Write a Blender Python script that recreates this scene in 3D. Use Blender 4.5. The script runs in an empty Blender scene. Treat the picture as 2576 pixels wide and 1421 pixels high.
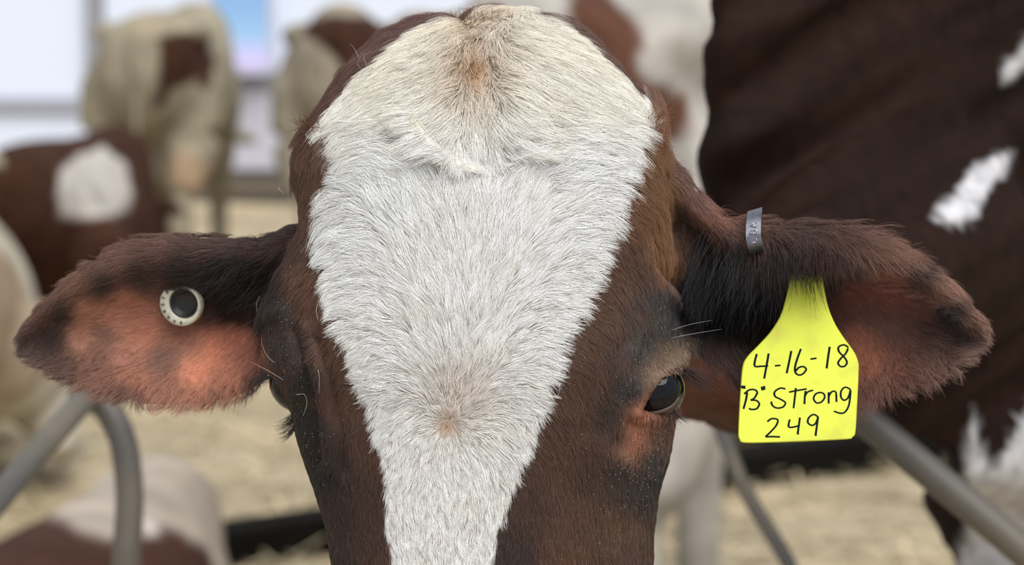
import bpy, bmesh, math, random
import numpy as np
from mathutils import Vector, Matrix

rng = np.random.default_rng(7)
random.seed(7)
sc = bpy.context.scene
COL = sc.collection

# ------------------------------------------------------------------ camera
FPX = 100.0 / 36.0 * 2576.0          # focal length in pixels
CX, CY = 1288.0, 710.5
CAM_H = 1.5
PITCH = math.atan(768.0 / FPX)       # the horizon lies just above the frame
FOCUS = 1.5
cam_data = bpy.data.cameras.new('camera')
cam_data.lens = 100.0
cam_data.sensor_width = 36.0
cam_data.clip_start = 0.05
cam_data.clip_end = 200.0
cam_data.dof.use_dof = True
cam_data.dof.focus_distance = 1.512
cam_data.dof.aperture_fstop = 9.0
cam = bpy.data.objects.new('camera', cam_data)
COL.objects.link(cam)
cam.location = (0, 0, CAM_H)
cam.rotation_euler = (math.pi / 2 - PITCH, 0, 0)
sc.camera = cam

# ------------------------------------------------------------------ light and exposure
world = bpy.data.worlds.new('overcast_sky')
sc.world = world
world.use_nodes = True
wb = world.node_tree.nodes['Background']
wb.inputs['Color'].default_value = (0.86, 0.92, 1.0, 1)
wb.inputs['Strength'].default_value = 0.62
sun_data = bpy.data.lights.new('sun', 'SUN')
sun_data.energy = 3.5
sun_data.angle = math.radians(55)
sun_data.color = (1.0, 0.985, 0.96)
sun = bpy.data.objects.new('sun', sun_data)
COL.objects.link(sun)
sun.rotation_euler = (math.radians(34), math.radians(16), 0)
sc.view_settings.view_transform = 'Standard'
sc.view_settings.look = 'None'
sc.view_settings.exposure = 0.2
sc.view_settings.gamma = 1.0
sc.view_settings.use_curve_mapping = False
sc.cycles.use_denoising = True
sc.cycles.use_adaptive_sampling = True
sc.cycles.adaptive_threshold = 0.05
sc.cycles.max_bounces = 5
sc.cycles.diffuse_bounces = 3
sc.cycles.glossy_bounces = 2
sc.cycles.transmission_bounces = 3
sc.cycles.transparent_max_bounces = 4

# ------------------------------------------------------------------ helpers
_sp, _cp = math.sin(PITCH), math.cos(PITCH)


def cam3(px, py, d):
    """point seen at pixel (px, py) at depth d, in camera axes (right, up, forward)"""
    px, py, d = np.broadcast_arrays(np.asarray(px, float), np.asarray(py, float), np.asarray(d, float))
    return np.stack([(px - CX) / FPX * d, -(py - CY) / FPX * d, d], -1)


def c2w(c):
    c = np.asarray(c, float)
    x, u, f = c[..., 0], c[..., 1], c[..., 2]
    return np.stack([x, f * _cp + u * _sp, CAM_H + u * _cp - f * _sp], -1)


def w2c(w):
    w = np.asarray(w, float)
    x, y, z = w[..., 0], w[..., 1], w[..., 2] - CAM_H
    return np.stack([x, z * _cp + y * _sp, y * _cp - z * _sp], -1)


def at(px, py, d):
    return c2w(cam3(px, py, d))


def proj(c):
    return CX + FPX * c[..., 0] / c[..., 2], CY - FPX * c[..., 1] / c[..., 2]


def on_ground(px, py, z=0.0):
    """where the ray through a pixel meets height z"""
    r = c2w(cam3(px, py, 1.0)) - np.array([0, 0, CAM_H])
    return np.array([0, 0, CAM_H]) + r * ((z - CAM_H) / r[2])


def lin(c):
    c = np.asarray(c, float) / 255.0
    return np.where(c <= 0.04045, c / 12.92, ((c + 0.055) / 1.055) ** 2.4)


def L(r, g, b):
    return tuple(lin([r, g, b])) + (1.0,)


_tab = np.random.default_rng(3).random((256, 256))


def vnoise(x, y):
    xi, yi = np.floor(x).astype(int), np.floor(y).astype(int)
    fx, fy = x - xi, y - yi
    fx = fx * fx * (3 - 2 * fx)
    fy = fy * fy * (3 - 2 * fy)
    g = lambda a, b: _tab[a & 255, b & 255]
    return (g(xi, yi) * (1 - fx) + g(xi + 1, yi) * fx) * (1 - fy) + (g(xi, yi + 1) * (1 - fx) + g(xi + 1, yi + 1) * fx) * fy


def fbm(x, y, o=3):
    s, a, t = 0, 1.0, 0
    for k in range(o):
        s = s + a * vnoise(x * 2 ** k + 17 * k, y * 2 ** k + 31 * k)
        t += a
        a *= 0.5
    return s / t


def inside(poly, x, y):
    poly = np.asarray(poly, float)
    r = np.zeros(np.shape(x), bool)
    n = len(poly)
    for i in range(n):
        x0, y0 = poly[i]
        x1, y1 = poly[(i + 1) % n]
        if y0 == y1:
            continue
        c = ((y0 > y) != (y1 > y)) & (x < (x1 - x0) * (y - y0) / (y1 - y0) + x0)
        r ^= c
    return r


def poly_dist(poly, x, y):
    poly = np.asarray(poly, float)
    best = np.full(np.shape(x), 1e9)
    n = len(poly)
    for i in range(n):
        a, b = poly[i], poly[(i + 1) % n]
        d = b - a
        t = np.clip(((x - a[0]) * d[0] + (y - a[1]) * d[1]) / (d @ d + 1e-9), 0, 1)
        best = np.minimum(best, np.hypot(x - a[0] - t * d[0], y - a[1] - t * d[1]))
    return np.where(inside(poly, x, y), best, -best)


def rbf(ctrl, x, y, sharp=2.6, eps=5.0):
    """inverse-distance blend of control values; ctrl rows: x, y, v..."""
    ctrl = np.asarray(ctrl, float)
    num = np.zeros(np.shape(x) + (ctrl.shape[1] - 2,))
    den = np.zeros(np.shape(x))
    for row in ctrl:
        w = 1.0 / (((x - row[0]) ** 2 + (y - row[1]) ** 2 + eps * eps) ** (sharp / 2))
        num += w[..., None] * row[2:]
        den += w
    return num / den[..., None]


def smooth_line(pts, n, closed=False):
    """Catmull-Rom through points"""
    p = np.asarray(pts, float)
    m = len(p)
    out = []
    segs = m if closed else m - 1
    ts = np.linspace(0, segs, n, endpoint=not closed)
    for t in ts:
        i = min(int(t), segs - 1)
        f = t - i
        if closed:
            a, b, c, d = p[(i - 1) % m], p[i % m], p[(i + 1) % m], p[(i + 2) % m]
        else:
            a, b, c, d = p[max(i - 1, 0)], p[i], p[i + 1], p[min(i + 2, m - 1)]
        out.append(0.5 * (2 * b + (c - a) * f + (2 * a - 5 * b + 4 * c - d) * f * f + (3 * b - a - 3 * c + d) * f ** 3))
    return np.array(out)


class MB:
    def __init__(s):
        s.v, s.f, s.n = [], [], 0

    def add(s, v, f):
        v = np.asarray(v, float).reshape(-1, 3)
        s.f += [tuple(i + s.n for i in q) for q in f]
        s.v.append(v)
        s.n += len(v)

    def rings(s, rings, cap=True, closed=True):
        rings = [np.asarray(r, float) for r in rings]
        m, k = len(rings), len(rings[0])
        f = []
        for i in range(m - 1):
            for j in range(k if closed else k - 1):
                j2 = (j + 1) % k
                f.append((i * k + j, i * k + j2, (i + 1) * k + j2, (i + 1) * k + j))
        if cap:
            f.append(tuple(range(k))[::-1])
            f.append(tuple((m - 1) * k + j for j in range(k)))
        s.add(np.concatenate(rings), f)

    def tube(s, path, rad, k=12, up=(0, 0, 1), squash=1.0, cap=True):
        path = np.asarray(path, float)
        rad = np.broadcast_to(np.asarray(rad, float), (len(path),))
        rs = []
        for i, p in enumerate(path):
            t = path[min(i + 1, len(path) - 1)] - path[max(i - 1, 0)]
            t = t / (np.linalg.norm(t) + 1e-12)
            u = np.asarray(up, float)
            if abs(t @ u) > 0.95:
                u = np.array([1.0, 0.0, 0.0])
            a = np.cross(t, u)
            a /= np.linalg.norm(a)
            b = np.cross(a, t)
            th = np.linspace(0, 2 * math.pi, k, endpoint=False)
            rs.append(p + rad[i] * (np.cos(th)[:, None] * a + squash * np.sin(th)[:, None] * b))
        s.rings(rs, cap)

    def limb(s, path, rad, k=14, n=5):
        """rounded tapering limb: smooth path with domed ends"""
        m = (len(path) - 1) * n + 1
        p = smooth_line(path, m)
        r = np.interp(np.linspace(0, len(rad) - 1, m), range(len(rad)), rad)
        d0 = (p[0] - p[1]) / np.linalg.norm(p[0] - p[1])
        d1 = (p[-1] - p[-2]) / np.linalg.norm(p[-1] - p[-2])
        pp = np.concatenate([[p[0] + d0 * r[0] * .9, p[0] + d0 * r[0] * .6], p, [p[-1] + d1 * r[-1] * .6, p[-1] + d1 * r[-1] * .9]])
        rr = np.concatenate([[r[0] * .35, r[0] * .8], r, [r[-1] * .8, r[-1] * .35]])
        s.tube(pp, rr, k)

    def box(s, c, size, rz=0.0):
        c = np.asarray(c, float)
        h = np.asarray(size, float) / 2
        v = np.array([[x, y, z] for z in (-1, 1) for y in (-1, 1) for x in (-1, 1)]) * h
        cs, sn = math.cos(rz), math.sin(rz)
        v = v @ np.array([[cs, sn, 0], [-sn, cs, 0], [0, 0, 1]])
        s.add(v + c, [(0, 2, 3, 1), (4, 5, 7, 6), (0, 1, 5, 4), (2, 6, 7, 3), (0, 4, 6, 2), (1, 3, 7, 5)])

    def mesh(s, name, origin=(0, 0, 0)):
        me = bpy.data.meshes.new(name)
        me.from_pydata((np.concatenate(s.v) - np.asarray(origin, float)).tolist(), [], s.f)
        bm = bmesh.new()
        bm.from_mesh(me)
        bmesh.ops.recalc_face_normals(bm, faces=bm.faces)
        bm.to_mesh(me)
        bm.free()
        return me

    def build(s, name, mat, parent=None, smooth=True, bevel=0.0):
        org = parent['_org'] if parent is not None else (0, 0, 0)
        me = s.mesh(name, org)
        if bevel:
            bm = bmesh.new()
            bm.from_mesh(me)
            bmesh.ops.bevel(bm, geom=bm.edges[:], offset=bevel, segments=2, affect='EDGES', profile=0.5)
            bm.to_mesh(me)
            bm.free()
        return link(name, me, mat, parent, smooth)


def link(name, me, mat, parent=None, smooth=True):
    o = bpy.data.objects.new(name, me)
    COL.objects.link(o)
    if mat is not None and len(me.materials) == 0:
        me.materials.append(mat)
    if smooth and hasattr(me, 'polygons'):
        me.polygons.foreach_set('use_smooth', [True] * len(me.polygons))
    if parent is not None:
        o.parent = parent
        o['_org'] = parent['_org']
    return o


def thing(name, loc, label, cat, group=None):
    o = bpy.data.objects.new(name, None)
    COL.objects.link(o)
    o.empty_display_size = 0.1
    o.location = loc
    o['_org'] = [float(a) for a in loc]
    tag(o, label, cat, group)
    return o


def tag(o, label=None, cat=None, group=None, kind=None):
    for k, v in (('label', label), ('category', cat), ('group', group), ('kind', kind)):
        if v:
            o[k] = v
    return o


def remesh(mb, voxel, smooth=4, factor=0.5):
    """fuse overlapping shells into one continuous surface; returns verts, faces"""
    me = mb.mesh('tmp')
    o = bpy.data.objects.new('tmp', me)
    COL.objects.link(o)
    m = o.modifiers.new('r', 'REMESH')
    m.mode = 'VOXEL'
    m.voxel_size = voxel
    if smooth:
        k = o.modifiers.new('s', 'SMOOTH')
        k.iterations = smooth
        k.factor = factor
    dg = bpy.context.evaluated_depsgraph_get()
    dg.update()
    ev = o.evaluated_get(dg)
    em = ev.to_mesh()
    v = np.empty(len(em.vertices) * 3)
    em.vertices.foreach_get('co', v)
    nl = len(em.loops)
    li = np.empty(nl, int)
    em.loops.foreach_get('vertex_index', li)
    ls = np.empty(len(em.polygons), int)
    em.polygons.foreach_get('loop_start', ls)
    lt = np.empty(len(em.polygons), int)
    em.polygons.foreach_get('loop_total', lt)
    f = [li[a:a + b] for a, b in zip(ls, lt)]
    ev.to_mesh_clear()
    bpy.data.objects.remove(o)
    bpy.data.meshes.remove(me)
    return v.reshape(-1, 3), f


def mesh_from(name, v, f, col=None):
    me = bpy.data.meshes.new(name)
    me.vertices.add(len(v))
    me.vertices.foreach_set('co', np.asarray(v, np.float32).ravel())
    lens = np.array([len(q) for q in f])
    me.loops.add(int(lens.sum()))
    me.loops.foreach_set('vertex_index', np.concatenate(f).astype(np.int32))
    me.polygons.add(len(f))
    me.polygons.foreach_set('loop_start', np.concatenate([[0], np.cumsum(lens)[:-1]]).astype(np.int32))
    me.update(calc_edges=True)
    me.validate()
    if col is not None:
        a = me.attributes.new('coat', 'FLOAT_COLOR', 'POINT')
        c4 = np.concatenate([col, np.ones((len(col), 1))], 1)
        a.data.foreach_set('color', c4.astype(np.float32).ravel())
    return me


def vnormals(v, f):
    q = np.array([a[:4] if len(a) >= 4 else list(a) + [a[-1]] for a in f])
    n = np.cross(v[q[:, 2]] - v[q[:, 0]], v[q[:, 3]] - v[q[:, 1]])
    vn = np.zeros_like(v)
    for k in range(4):
        np.add.at(vn, q[:, k], n)
    return vn / (np.linalg.norm(vn, axis=1, keepdims=True) + 1e-12)


# ------------------------------------------------------------------ materials
def pmat(name, col, rough=0.6, metal=0.0, spec=0.5, noise=None, bump=None, emit=None):
    m = bpy.data.materials.new(name)
    m.use_nodes = True
    nt = m.node_tree
    b = nt.nodes['Principled BSDF']
    b.inputs['Base Color'].default_value = col
    b.inputs['Roughness'].default_value = rough
    b.inputs['Metallic'].default_value = metal
    b.inputs['Specular IOR Level'].default_value = spec
    tc = nt.nodes.new('ShaderNodeTexCoord')
    if noise:
        scale, col2, lo, hi = noise
        nz = nt.nodes.new('ShaderNodeTexNoise')
        nz.inputs['Scale'].default_value = scale
        nz.inputs['Detail'].default_value = 5
        nt.links.new(tc.outputs['Object'], nz.inputs['Vector'])
        mr = nt.nodes.new('ShaderNodeMapRange')
        mr.inputs[1].default_value = lo
        mr.inputs[2].default_value = hi
        nt.links.new(nz.outputs['Fac'], mr.inputs[0])
        mx = nt.nodes.new('ShaderNodeMix')
        mx.data_type = 'RGBA'
        mx.inputs[6].default_value = col
        mx.inputs[7].default_value = col2
        nt.links.new(mr.outputs[0], mx.inputs[0])
        nt.links.new(mx.outputs[2], b.inputs['Base Color'])
    if bump:
        scale, dist = bump
        nz = nt.nodes.new('ShaderNodeTexNoise')
        nz.inputs['Scale'].default_value = scale
        nz.inputs['Detail'].default_value = 4
        nt.links.new(tc.outputs['Object'], nz.inputs['Vector'])
        bp = nt.nodes.new('ShaderNodeBump')
        bp.inputs['Distance'].default_value = dist
        nt.links.new(nz.outputs['Fac'], bp.inputs['Height'])
        nt.links.new(bp.outputs[0], b.inputs['Normal'])
    if emit:
        b.inputs['Emission Color'].default_value = emit[0]
        b.inputs['Emission Strength'].default_value = emit[1]
    return m


def coat_mat(name, scale=60.0, amount=0.35, rough=0.75):
    """hide: coat colour stored on the body, with hair-like grain"""
    m = bpy.data.materials.new(name)
    m.use_nodes = True
    nt = m.node_tree
    b = nt.nodes['Principled BSDF']
    b.inputs['Roughness'].default_value = rough
    b.inputs['Specular IOR Level'].default_value = 0.1
    at_ = nt.nodes.new('ShaderNodeAttribute')
    at_.attribute_name = 'coat'
    tc = nt.nodes.new('ShaderNodeTexCoord')
    nz = nt.nodes.new('ShaderNodeTexNoise')
    nz.inputs['Scale'].default_value = scale
    nz.inputs['Detail'].default_value = 6
    nt.links.new(tc.outputs['Object'], nz.inputs['Vector'])
    mr = nt.nodes.new('ShaderNodeMapRange')
    mr.inputs[1].default_value = 0.3
    mr.inputs[2].default_value = 0.7
    mr.inputs[3].default_value = 1 - amount
    mr.inputs[4].default_value = 1 + amount * 0.5
    nt.links.new(nz.outputs['Fac'], mr.inputs[0])
    mx = nt.nodes.new('ShaderNodeVectorMath')
    mx.operation = 'SCALE'
    nt.links.new(at_.outputs['Color'], mx.inputs[0])
    nt.links.new(mr.outputs[0], mx.inputs['Scale'])
    nt.links.new(mx.outputs[0], b.inputs['Base Color'])
    return m


def hair_mat(name, root_fac=0.55, rough=0.45):
    m = bpy.data.materials.new(name)
    m.use_nodes = True
    nt = m.node_tree
    b = nt.nodes['Principled BSDF']
    b.inputs['Roughness'].default_value = rough
    b.inputs['Specular IOR Level'].default_value = 0.35
    a = nt.nodes.new('ShaderNodeAttribute')
    a.attribute_name = 'hair_color'
    r = nt.nodes.new('ShaderNodeAttribute')
    r.attribute_name = 'root_color'
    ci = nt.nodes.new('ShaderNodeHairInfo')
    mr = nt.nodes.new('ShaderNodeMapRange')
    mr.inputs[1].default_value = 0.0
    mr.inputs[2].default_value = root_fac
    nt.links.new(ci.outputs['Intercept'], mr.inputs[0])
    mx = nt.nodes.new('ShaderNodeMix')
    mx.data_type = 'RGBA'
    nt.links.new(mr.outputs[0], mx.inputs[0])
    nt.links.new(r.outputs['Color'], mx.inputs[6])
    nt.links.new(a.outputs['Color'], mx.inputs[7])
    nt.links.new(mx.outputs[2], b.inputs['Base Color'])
    return m


def hair_object(name, pts, rad, col, root, mat, parent):
    """pts (n, k, 3) world, rad (n,) metres, col/root (n, 3)"""
    n, k, _ = pts.shape
    hc = bpy.data.hair_curves.new(name)
    hc.add_curves([k] * n)
    p = (pts - np.asarray(parent['_org'], float)).astype(np.float32)
    hc.position_data.foreach_set('vector', p.ravel())
    ra = hc.attributes.get('radius') or hc.attributes.new('radius', 'FLOAT', 'POINT')
    prof = np.linspace(1.0, 0.25, k)
    ra.data.foreach_set('value', (rad[:, None] * prof[None]).astype(np.float32).ravel())
    for nm, c in (('hair_color', col), ('root_color', root)):
        ca = hc.attributes.new(nm, 'FLOAT_COLOR', 'CURVE')
        ca.data.foreach_set('color', np.concatenate([c, np.ones((n, 1))], 1).astype(np.float32).ravel())
    hc.materials.append(mat)
    o = bpy.data.objects.new(name, hc)
    COL.objects.link(o)
    o.parent = parent
    o['kind'] = 'stuff'
    return o


M = {}
M['coat'] = coat_mat('cow_hide')
M['far_coat'] = coat_mat('herd_hide', 9.0, 0.3, 0.85)
M['hair'] = hair_mat('cow_hair')
M['eye'] = pmat('eye_dark', L(8, 8, 13), 0.07, spec=0.3)
M['rim'] = pmat('eye_rim', L(120, 125, 70), 0.25)
M['lid'] = pmat('eyelid_skin', L(70, 45, 38), 0.55, noise=(300, L(40, 28, 26), .4, .7))
M['yellow'] = pmat('yellow_plastic', L(196, 202, 54), 0.5, spec=0.3, noise=(60, L(178, 178, 56), .5, .8))
M['ink'] = pmat('black_marker_ink', L(10, 22, 26), 0.9, spec=0.1)
M['ivory'] = pmat('ivory_plastic', L(200, 196, 176), 0.4, noise=(500, L(165, 160, 140), .5, .8))
M['hole'] = pmat('dark_plastic', L(28, 24, 22), 0.5)
M['grey_ink'] = pmat('grey_print', L(80, 84, 88), 0.6)
M['steel'] = pmat('dull_steel', L(112, 112, 122), 0.5, 0.7, noise=(300, L(86, 86, 94), .4, .7))
M['stamp'] = pmat('stamped_steel', L(195, 195, 205), 0.3, 0.8)
M['flake'] = pmat('dry_flake', L(210, 205, 195), 0.5)
M['pipe'] = pmat('galvanised_pipe', L(84, 80, 76), 0.55, 0.2, noise=(6, L(112, 102, 84), .4, .65))
M['pipe_dark'] = pmat('worn_steel_pipe', L(80, 77, 74), 0.5, 0.2, noise=(5, L(112, 102, 86), .45, .7))

# ------------------------------------------------------------------ the barn: ground, walls, kerb
def build_barn():
    # bedded ground, gently heaped
    nx, ny = 120, 160
    gx = np.linspace(-14, 14, nx)
    gy = np.linspace(-1.0, 19.4, ny)
    X, Y = np.meshgrid(gx, gy)
    Z = 0.10 * (fbm(X * 0.7, Y * 0.7) - 0.5) + 0.05 * (fbm(X * 2.3 + 5, Y * 2.3) - 0.5)
    v = np.stack([X, Y, Z], -1).reshape(-1, 3)
    f = [(j * nx + i, j * nx + i + 1, (j + 1) * nx + i + 1, (j + 1) * nx + i) for j in range(ny - 1) for i in range(nx - 1)]
    mb = MB()
    mb.add(v, f)
    straw = pmat('straw_bedding', L(188, 170, 138), 0.9, noise=(1.1, L(150, 138, 116), .38, .66), bump=(30, 0.02))
    o = mb.build('floor', straw)
    tag(o, 'floor covered with pale straw bedding', None, None, 'structure')
    # loose straw lying on it
    n = 16000
    y = rng.uniform(5.5, 18.5, n)
    x = rng.uniform(-1, 1, n) * (0.22 * y + 0.3)
    z = 0.10 * (fbm(x * 0.7, y * 0.7) - 0.5) + 0.05 * (fbm(x * 2.3 + 5, y * 2.3) - 0.5) + rng.uniform(0.004, 0.03, n)
    a = rng.uniform(0, math.pi, n)
    ln = rng.uniform(0.05, 0.14, n)
    d = np.stack([np.cos(a), np.sin(a), rng.uniform(-.25, .25, n)], -1) * ln[:, None]
    w = np.stack([-np.sin(a), np.cos(a), np.zeros(n)], -1) * 0.004
    c = np.stack([x, y, z], -1)
    vv = np.stack([c - d - w, c + d - w, c + d + w, c - d + w], 1).reshape(-1, 3)
    q = np.arange(n * 4).reshape(-1, 4)
    me = mesh_from('loose_straw', vv, list(q))
    s = link('loose_straw', me, pmat('straw_stalk', L(204, 186, 150), 0.6, noise=(3, L(160, 145, 114), .4, .6)), None, False)
    tag(s, 'loose pale straw stalks strewn over the barn floor', 'straw', None, 'stuff')

    # far wall of bright panels with a rail, posts and a lower board wall
    yw = at(1288, 400, 18.9)[1]
    wall = MB()
    wall.box((0, yw + 0.15, 1.6), (30, 0.1, 3.6))
    tag(wall.build('wall_back', pmat('grey_wall_board', L(168, 168, 178), 0.8), smooth=False),
        'grey board wall at the back of the barn', None, None, 'structure')
    white = pmat('bright_curtain', L(196, 202, 216), 0.8, emit=((0.78, 0.86, 1.0, 1), 0.12))  # weak glow added to the white wall panels, standing in for daylight

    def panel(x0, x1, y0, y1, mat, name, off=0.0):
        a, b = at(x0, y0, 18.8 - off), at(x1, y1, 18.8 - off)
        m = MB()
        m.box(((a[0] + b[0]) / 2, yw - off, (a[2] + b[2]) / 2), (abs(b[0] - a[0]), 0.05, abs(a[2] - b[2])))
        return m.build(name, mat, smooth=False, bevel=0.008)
    tag(panel(-260, 228, -160, 248, white, 'self_lit_panel_1'), 'tall bright white panel at the far left of the back wall', kind='structure')
    tag(panel(-260, 300, 285, 420, white, 'self_lit_panel_2'), 'low bright white panel under the grey rail at the far left', kind='structure')
    tag(panel(262, 536, -160, 180, white, 'self_lit_panel_3'), 'bright white panel behind the cream cow at the left', kind='structure')
    tag(panel(690, 1180, -160, 180, white, 'self_lit_panel_4'), 'bright white panel above the grey sill behind the second cow', kind='structure')
    tag(panel(215, 252, -180, 300, pmat('grey_post', L(140, 140, 146), 0.6), 'trim_1', .06), 'slim grey post beside the tall white panel', kind='structure')
    tag(panel(-280, 330, 250, 284, pmat('grey_rail', L(150, 150, 160), 0.6), 'trim_2', .05), 'grey rail across the white panels at the far left', kind='structure')
    tag(panel(560, 1200, 184, 218, pmat('grey_sill', L(128, 128, 134), 0.6), 'trim_3', .05), 'grey sill below the lit screen', kind='structure')
    tag(panel(560, 1200, 222, 430, pmat('pale_board', L(176, 176, 188), 0.7), 'trim_4', .02), 'pale grey boarding below the sill between the two cows', kind='structure')
    tag(panel(-300, 1700, 446, 500, pmat('dark_wall_foot', L(92, 84, 72), 0.9), 'baseboard_back', .04), 'dark foot of the back wall along the straw', kind='structure')
    # a lit screen hanging between the white panels: blue above, lilac below
    sm = bpy.data.materials.new('lit_screen')
    sm.use_nodes = True
    nt = sm.node_tree
    b = nt.nodes['Principled BSDF']
    tc = nt.nodes.new('ShaderNodeTexCoord')
    sx = nt.nodes.new('ShaderNodeSeparateXYZ')
    rp = nt.nodes.new('ShaderNodeValToRGB')
    rp.color_ramp.elements[0].position = 0.1
    rp.color_ramp.elements[0].color = L(215, 205, 250)
    rp.color_ramp.elements[1].position = 0.75
    rp.color_ramp.elements[1].color = L(132, 178, 226)
    e = rp.color_ramp.elements.new(0.42)
    e.color = L(150, 196, 235)
    nt.links.new(tc.outputs['Generated'], sx.inputs[0])
    nt.links.new(sx.outputs[2], rp.inputs[0])
    nt.links.new(rp.outputs[0], b.inputs['Emission Color'])
    b.inputs['Emission Strength'].default_value = 0.85
    b.inputs['Base Color'].default_value = (0.05, 0.05, 0.06, 1)
    a0, a1 = at(540, -40, 18.6), at(672, 172, 18.6)
    root = thing('lit_screen', ((a0[0] + a1[0]) / 2, yw - 0.2, a1[2]), 'glowing blue and lilac screen on the far wall between two cows', 'screen')
    m = MB()
    m.box(((a0[0] + a1[0]) / 2, yw - 0.2, (a0[2] + a1[2]) / 2), (a1[0] - a0[0], 0.04, a0[2] - a1[2]))
    m.build('screen_panel', sm, root, False)
    m = MB()
    w_, h_ = a1[0] - a0[0] + 0.05, a0[2] - a1[2] + 0.05
    cx, cz = (a0[0] + a1[0]) / 2, (a0[2] + a1[2]) / 2
    for dx, dz, sx_, sz_ in ((-w_ / 2, 0, .03, h_), (w_ / 2, 0, .03, h_), (0, h_ / 2, w_, .03), (0, -h_ / 2, w_, .03)):
        m.box((cx + dx, yw - 0.2, cz + dz), (sx_, 0.07, sz_))
    m.build('screen_frame', pmat('pale_frame', L(190, 190, 205), 0.5), root, False)

    # dark kerb running across the bedding
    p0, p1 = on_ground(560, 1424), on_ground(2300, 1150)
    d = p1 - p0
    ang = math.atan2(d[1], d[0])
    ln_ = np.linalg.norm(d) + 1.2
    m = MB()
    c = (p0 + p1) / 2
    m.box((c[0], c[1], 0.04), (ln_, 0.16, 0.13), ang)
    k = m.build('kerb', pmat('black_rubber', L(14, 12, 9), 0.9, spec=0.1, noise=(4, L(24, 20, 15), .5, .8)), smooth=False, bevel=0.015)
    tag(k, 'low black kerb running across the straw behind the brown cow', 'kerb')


build_barn()

# ------------------------------------------------------------------ the cow in front: shape of the head
# rows: py, left edge, right edge, ridge x, front depth, depth to left edge, depth to right edge, depth behind, exponent
D0 = 1.5
ROWS = np.array([
    [40, 1195, 1290, 1245, .088, .012, .012, .03, 2.0],
    [54, 1075, 1385, 1240, .074, .026, .026, .05, 2.0],
    [78, 1005, 1440, 1235, .060, .036, .036, .07, 2.0],
    [112, 950, 1486, 1230, .047, .045, .045, .09, 2.1],
    [158, 893, 1536, 1225, .036, .052, .052, .10, 2.2],
    [220, 848, 1590, 1222, .026, .058, .060, .11, 2.3],
    [290, 800, 1640, 1220, .018, .062, .066, .11, 2.4],
    [330, 768, 1662, 1218, .014, .064, .070, .11, 2.5],
    [400, 750, 1674, 1215, .010, .064, .072, .11, 2.6],
    [480, 755, 1678, 1210, .006, .064, .074, .12, 2.6],
    [560, 764, 1682, 1205, .003, .062, .076, .12, 2.6],
    [640, 732, 1686, 1198, .001, .062, .078, .12, 2.6],
    [700, 698, 1690, 1192, .000, .062, .078, .13, 2.6],
    [780, 668, 1700, 1184, -.001, .060, .076, .13, 2.6],
    [860, 664, 1712, 1174, -.001, .058, .074, .13, 2.6],
    [920, 676, 1712, 1164, -.001, .058, .074, .13, 2.6],
    [960, 698, 1704, 1156, .000, .058, .074, .13, 2.6],
    [1000, 718, 1698, 1148, .001, .058, .074, .14, 2.6],
    [1040, 736, 1698, 1140, .002, .058, .074, .14, 2.5],
    [1100, 746, 1692, 1128, .003, .056, .074, .14, 2.4],
    [1160, 766, 1680, 1122, .004, .056, .074, .15, 2.3],
    [1230, 790, 1657, 1116, .005, .056, .072, .15, 2.2],
    [1330, 822, 1643, 1110, .006, .058, .072, .15, 2.1],
    [1421, 837, 1640, 1106, .007, .060, .072, .15, 2.1],
    [1600, 868, 1610, 1100, .008, .062, .070, .14, 2.1],
    [1800, 890, 1550, 1095, .008, .060, .064, .11, 2.2],
    [2000, 895, 1500, 1090, .006, .056, .058, .09, 2.3],
    [2180, 880, 1480, 1085, .004, .056, .056, .07, 2.4],
    [2300, 900, 1440, 1080, .010, .050, .050, .05, 2.4],
    [2380, 990, 1330, 1075, .030, .030, .030, .03, 2.2],
])


def head_shell(mb):
    ys = np.concatenate([[40, 46, 54, 64], np.arange(76, 2380, 14), [2380]])
    cols = [np.interp(ys, ROWS[:, 0], ROWS[:, k]) for k in range(1, 9)]
    # smooth the tables a little so the loft has no creases
    for k in range(2, 8):
        for _ in range(6):
            c = cols[k]
            c[1:-1] = (c[:-2] + 2 * c[1:-1] + c[2:]) / 4
    xl, xr, xc, zf, dl, dr, zb, ex = cols
    th = np.linspace(0, 2 * math.pi, 96, endpoint=False)
    rings = []
    for i, y in enumerate(ys):
        s, c = np.sin(th), np.cos(th)          # s: left..right, c>0 front
        p = ex[i]
        t = np.sign(s) * np.abs(s) ** (2.0 / p)
        q = np.abs(c) ** (2.0 / p)
        D = np.where(s < 0, dl[i], dr[i])
        z = np.where(c >= 0, zf[i] + D * (1 - q), zf[i] + D + zb[i] * np.abs(c))
        # behind the widest point the two sides meet at a common depth
        zm = zf[i] + (dl[i] + dr[i]) / 2
        tt = np.where(c < 0, s, t)
        z = np.where(c < 0, zf[i] + D * (1 - np.abs(c)) + zm * 0 + (zm - zf[i] + zb[i]) * np.abs(c), z)
        x = np.where(tt < 0, xc[i] + tt * (xc[i] - xl[i]), xc[i] + tt * (xr[i] - xc[i]))
        d = D0 + z
        rings.append(cam3(x, np.full_like(x, y), d))
    mb.rings(rings)


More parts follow.
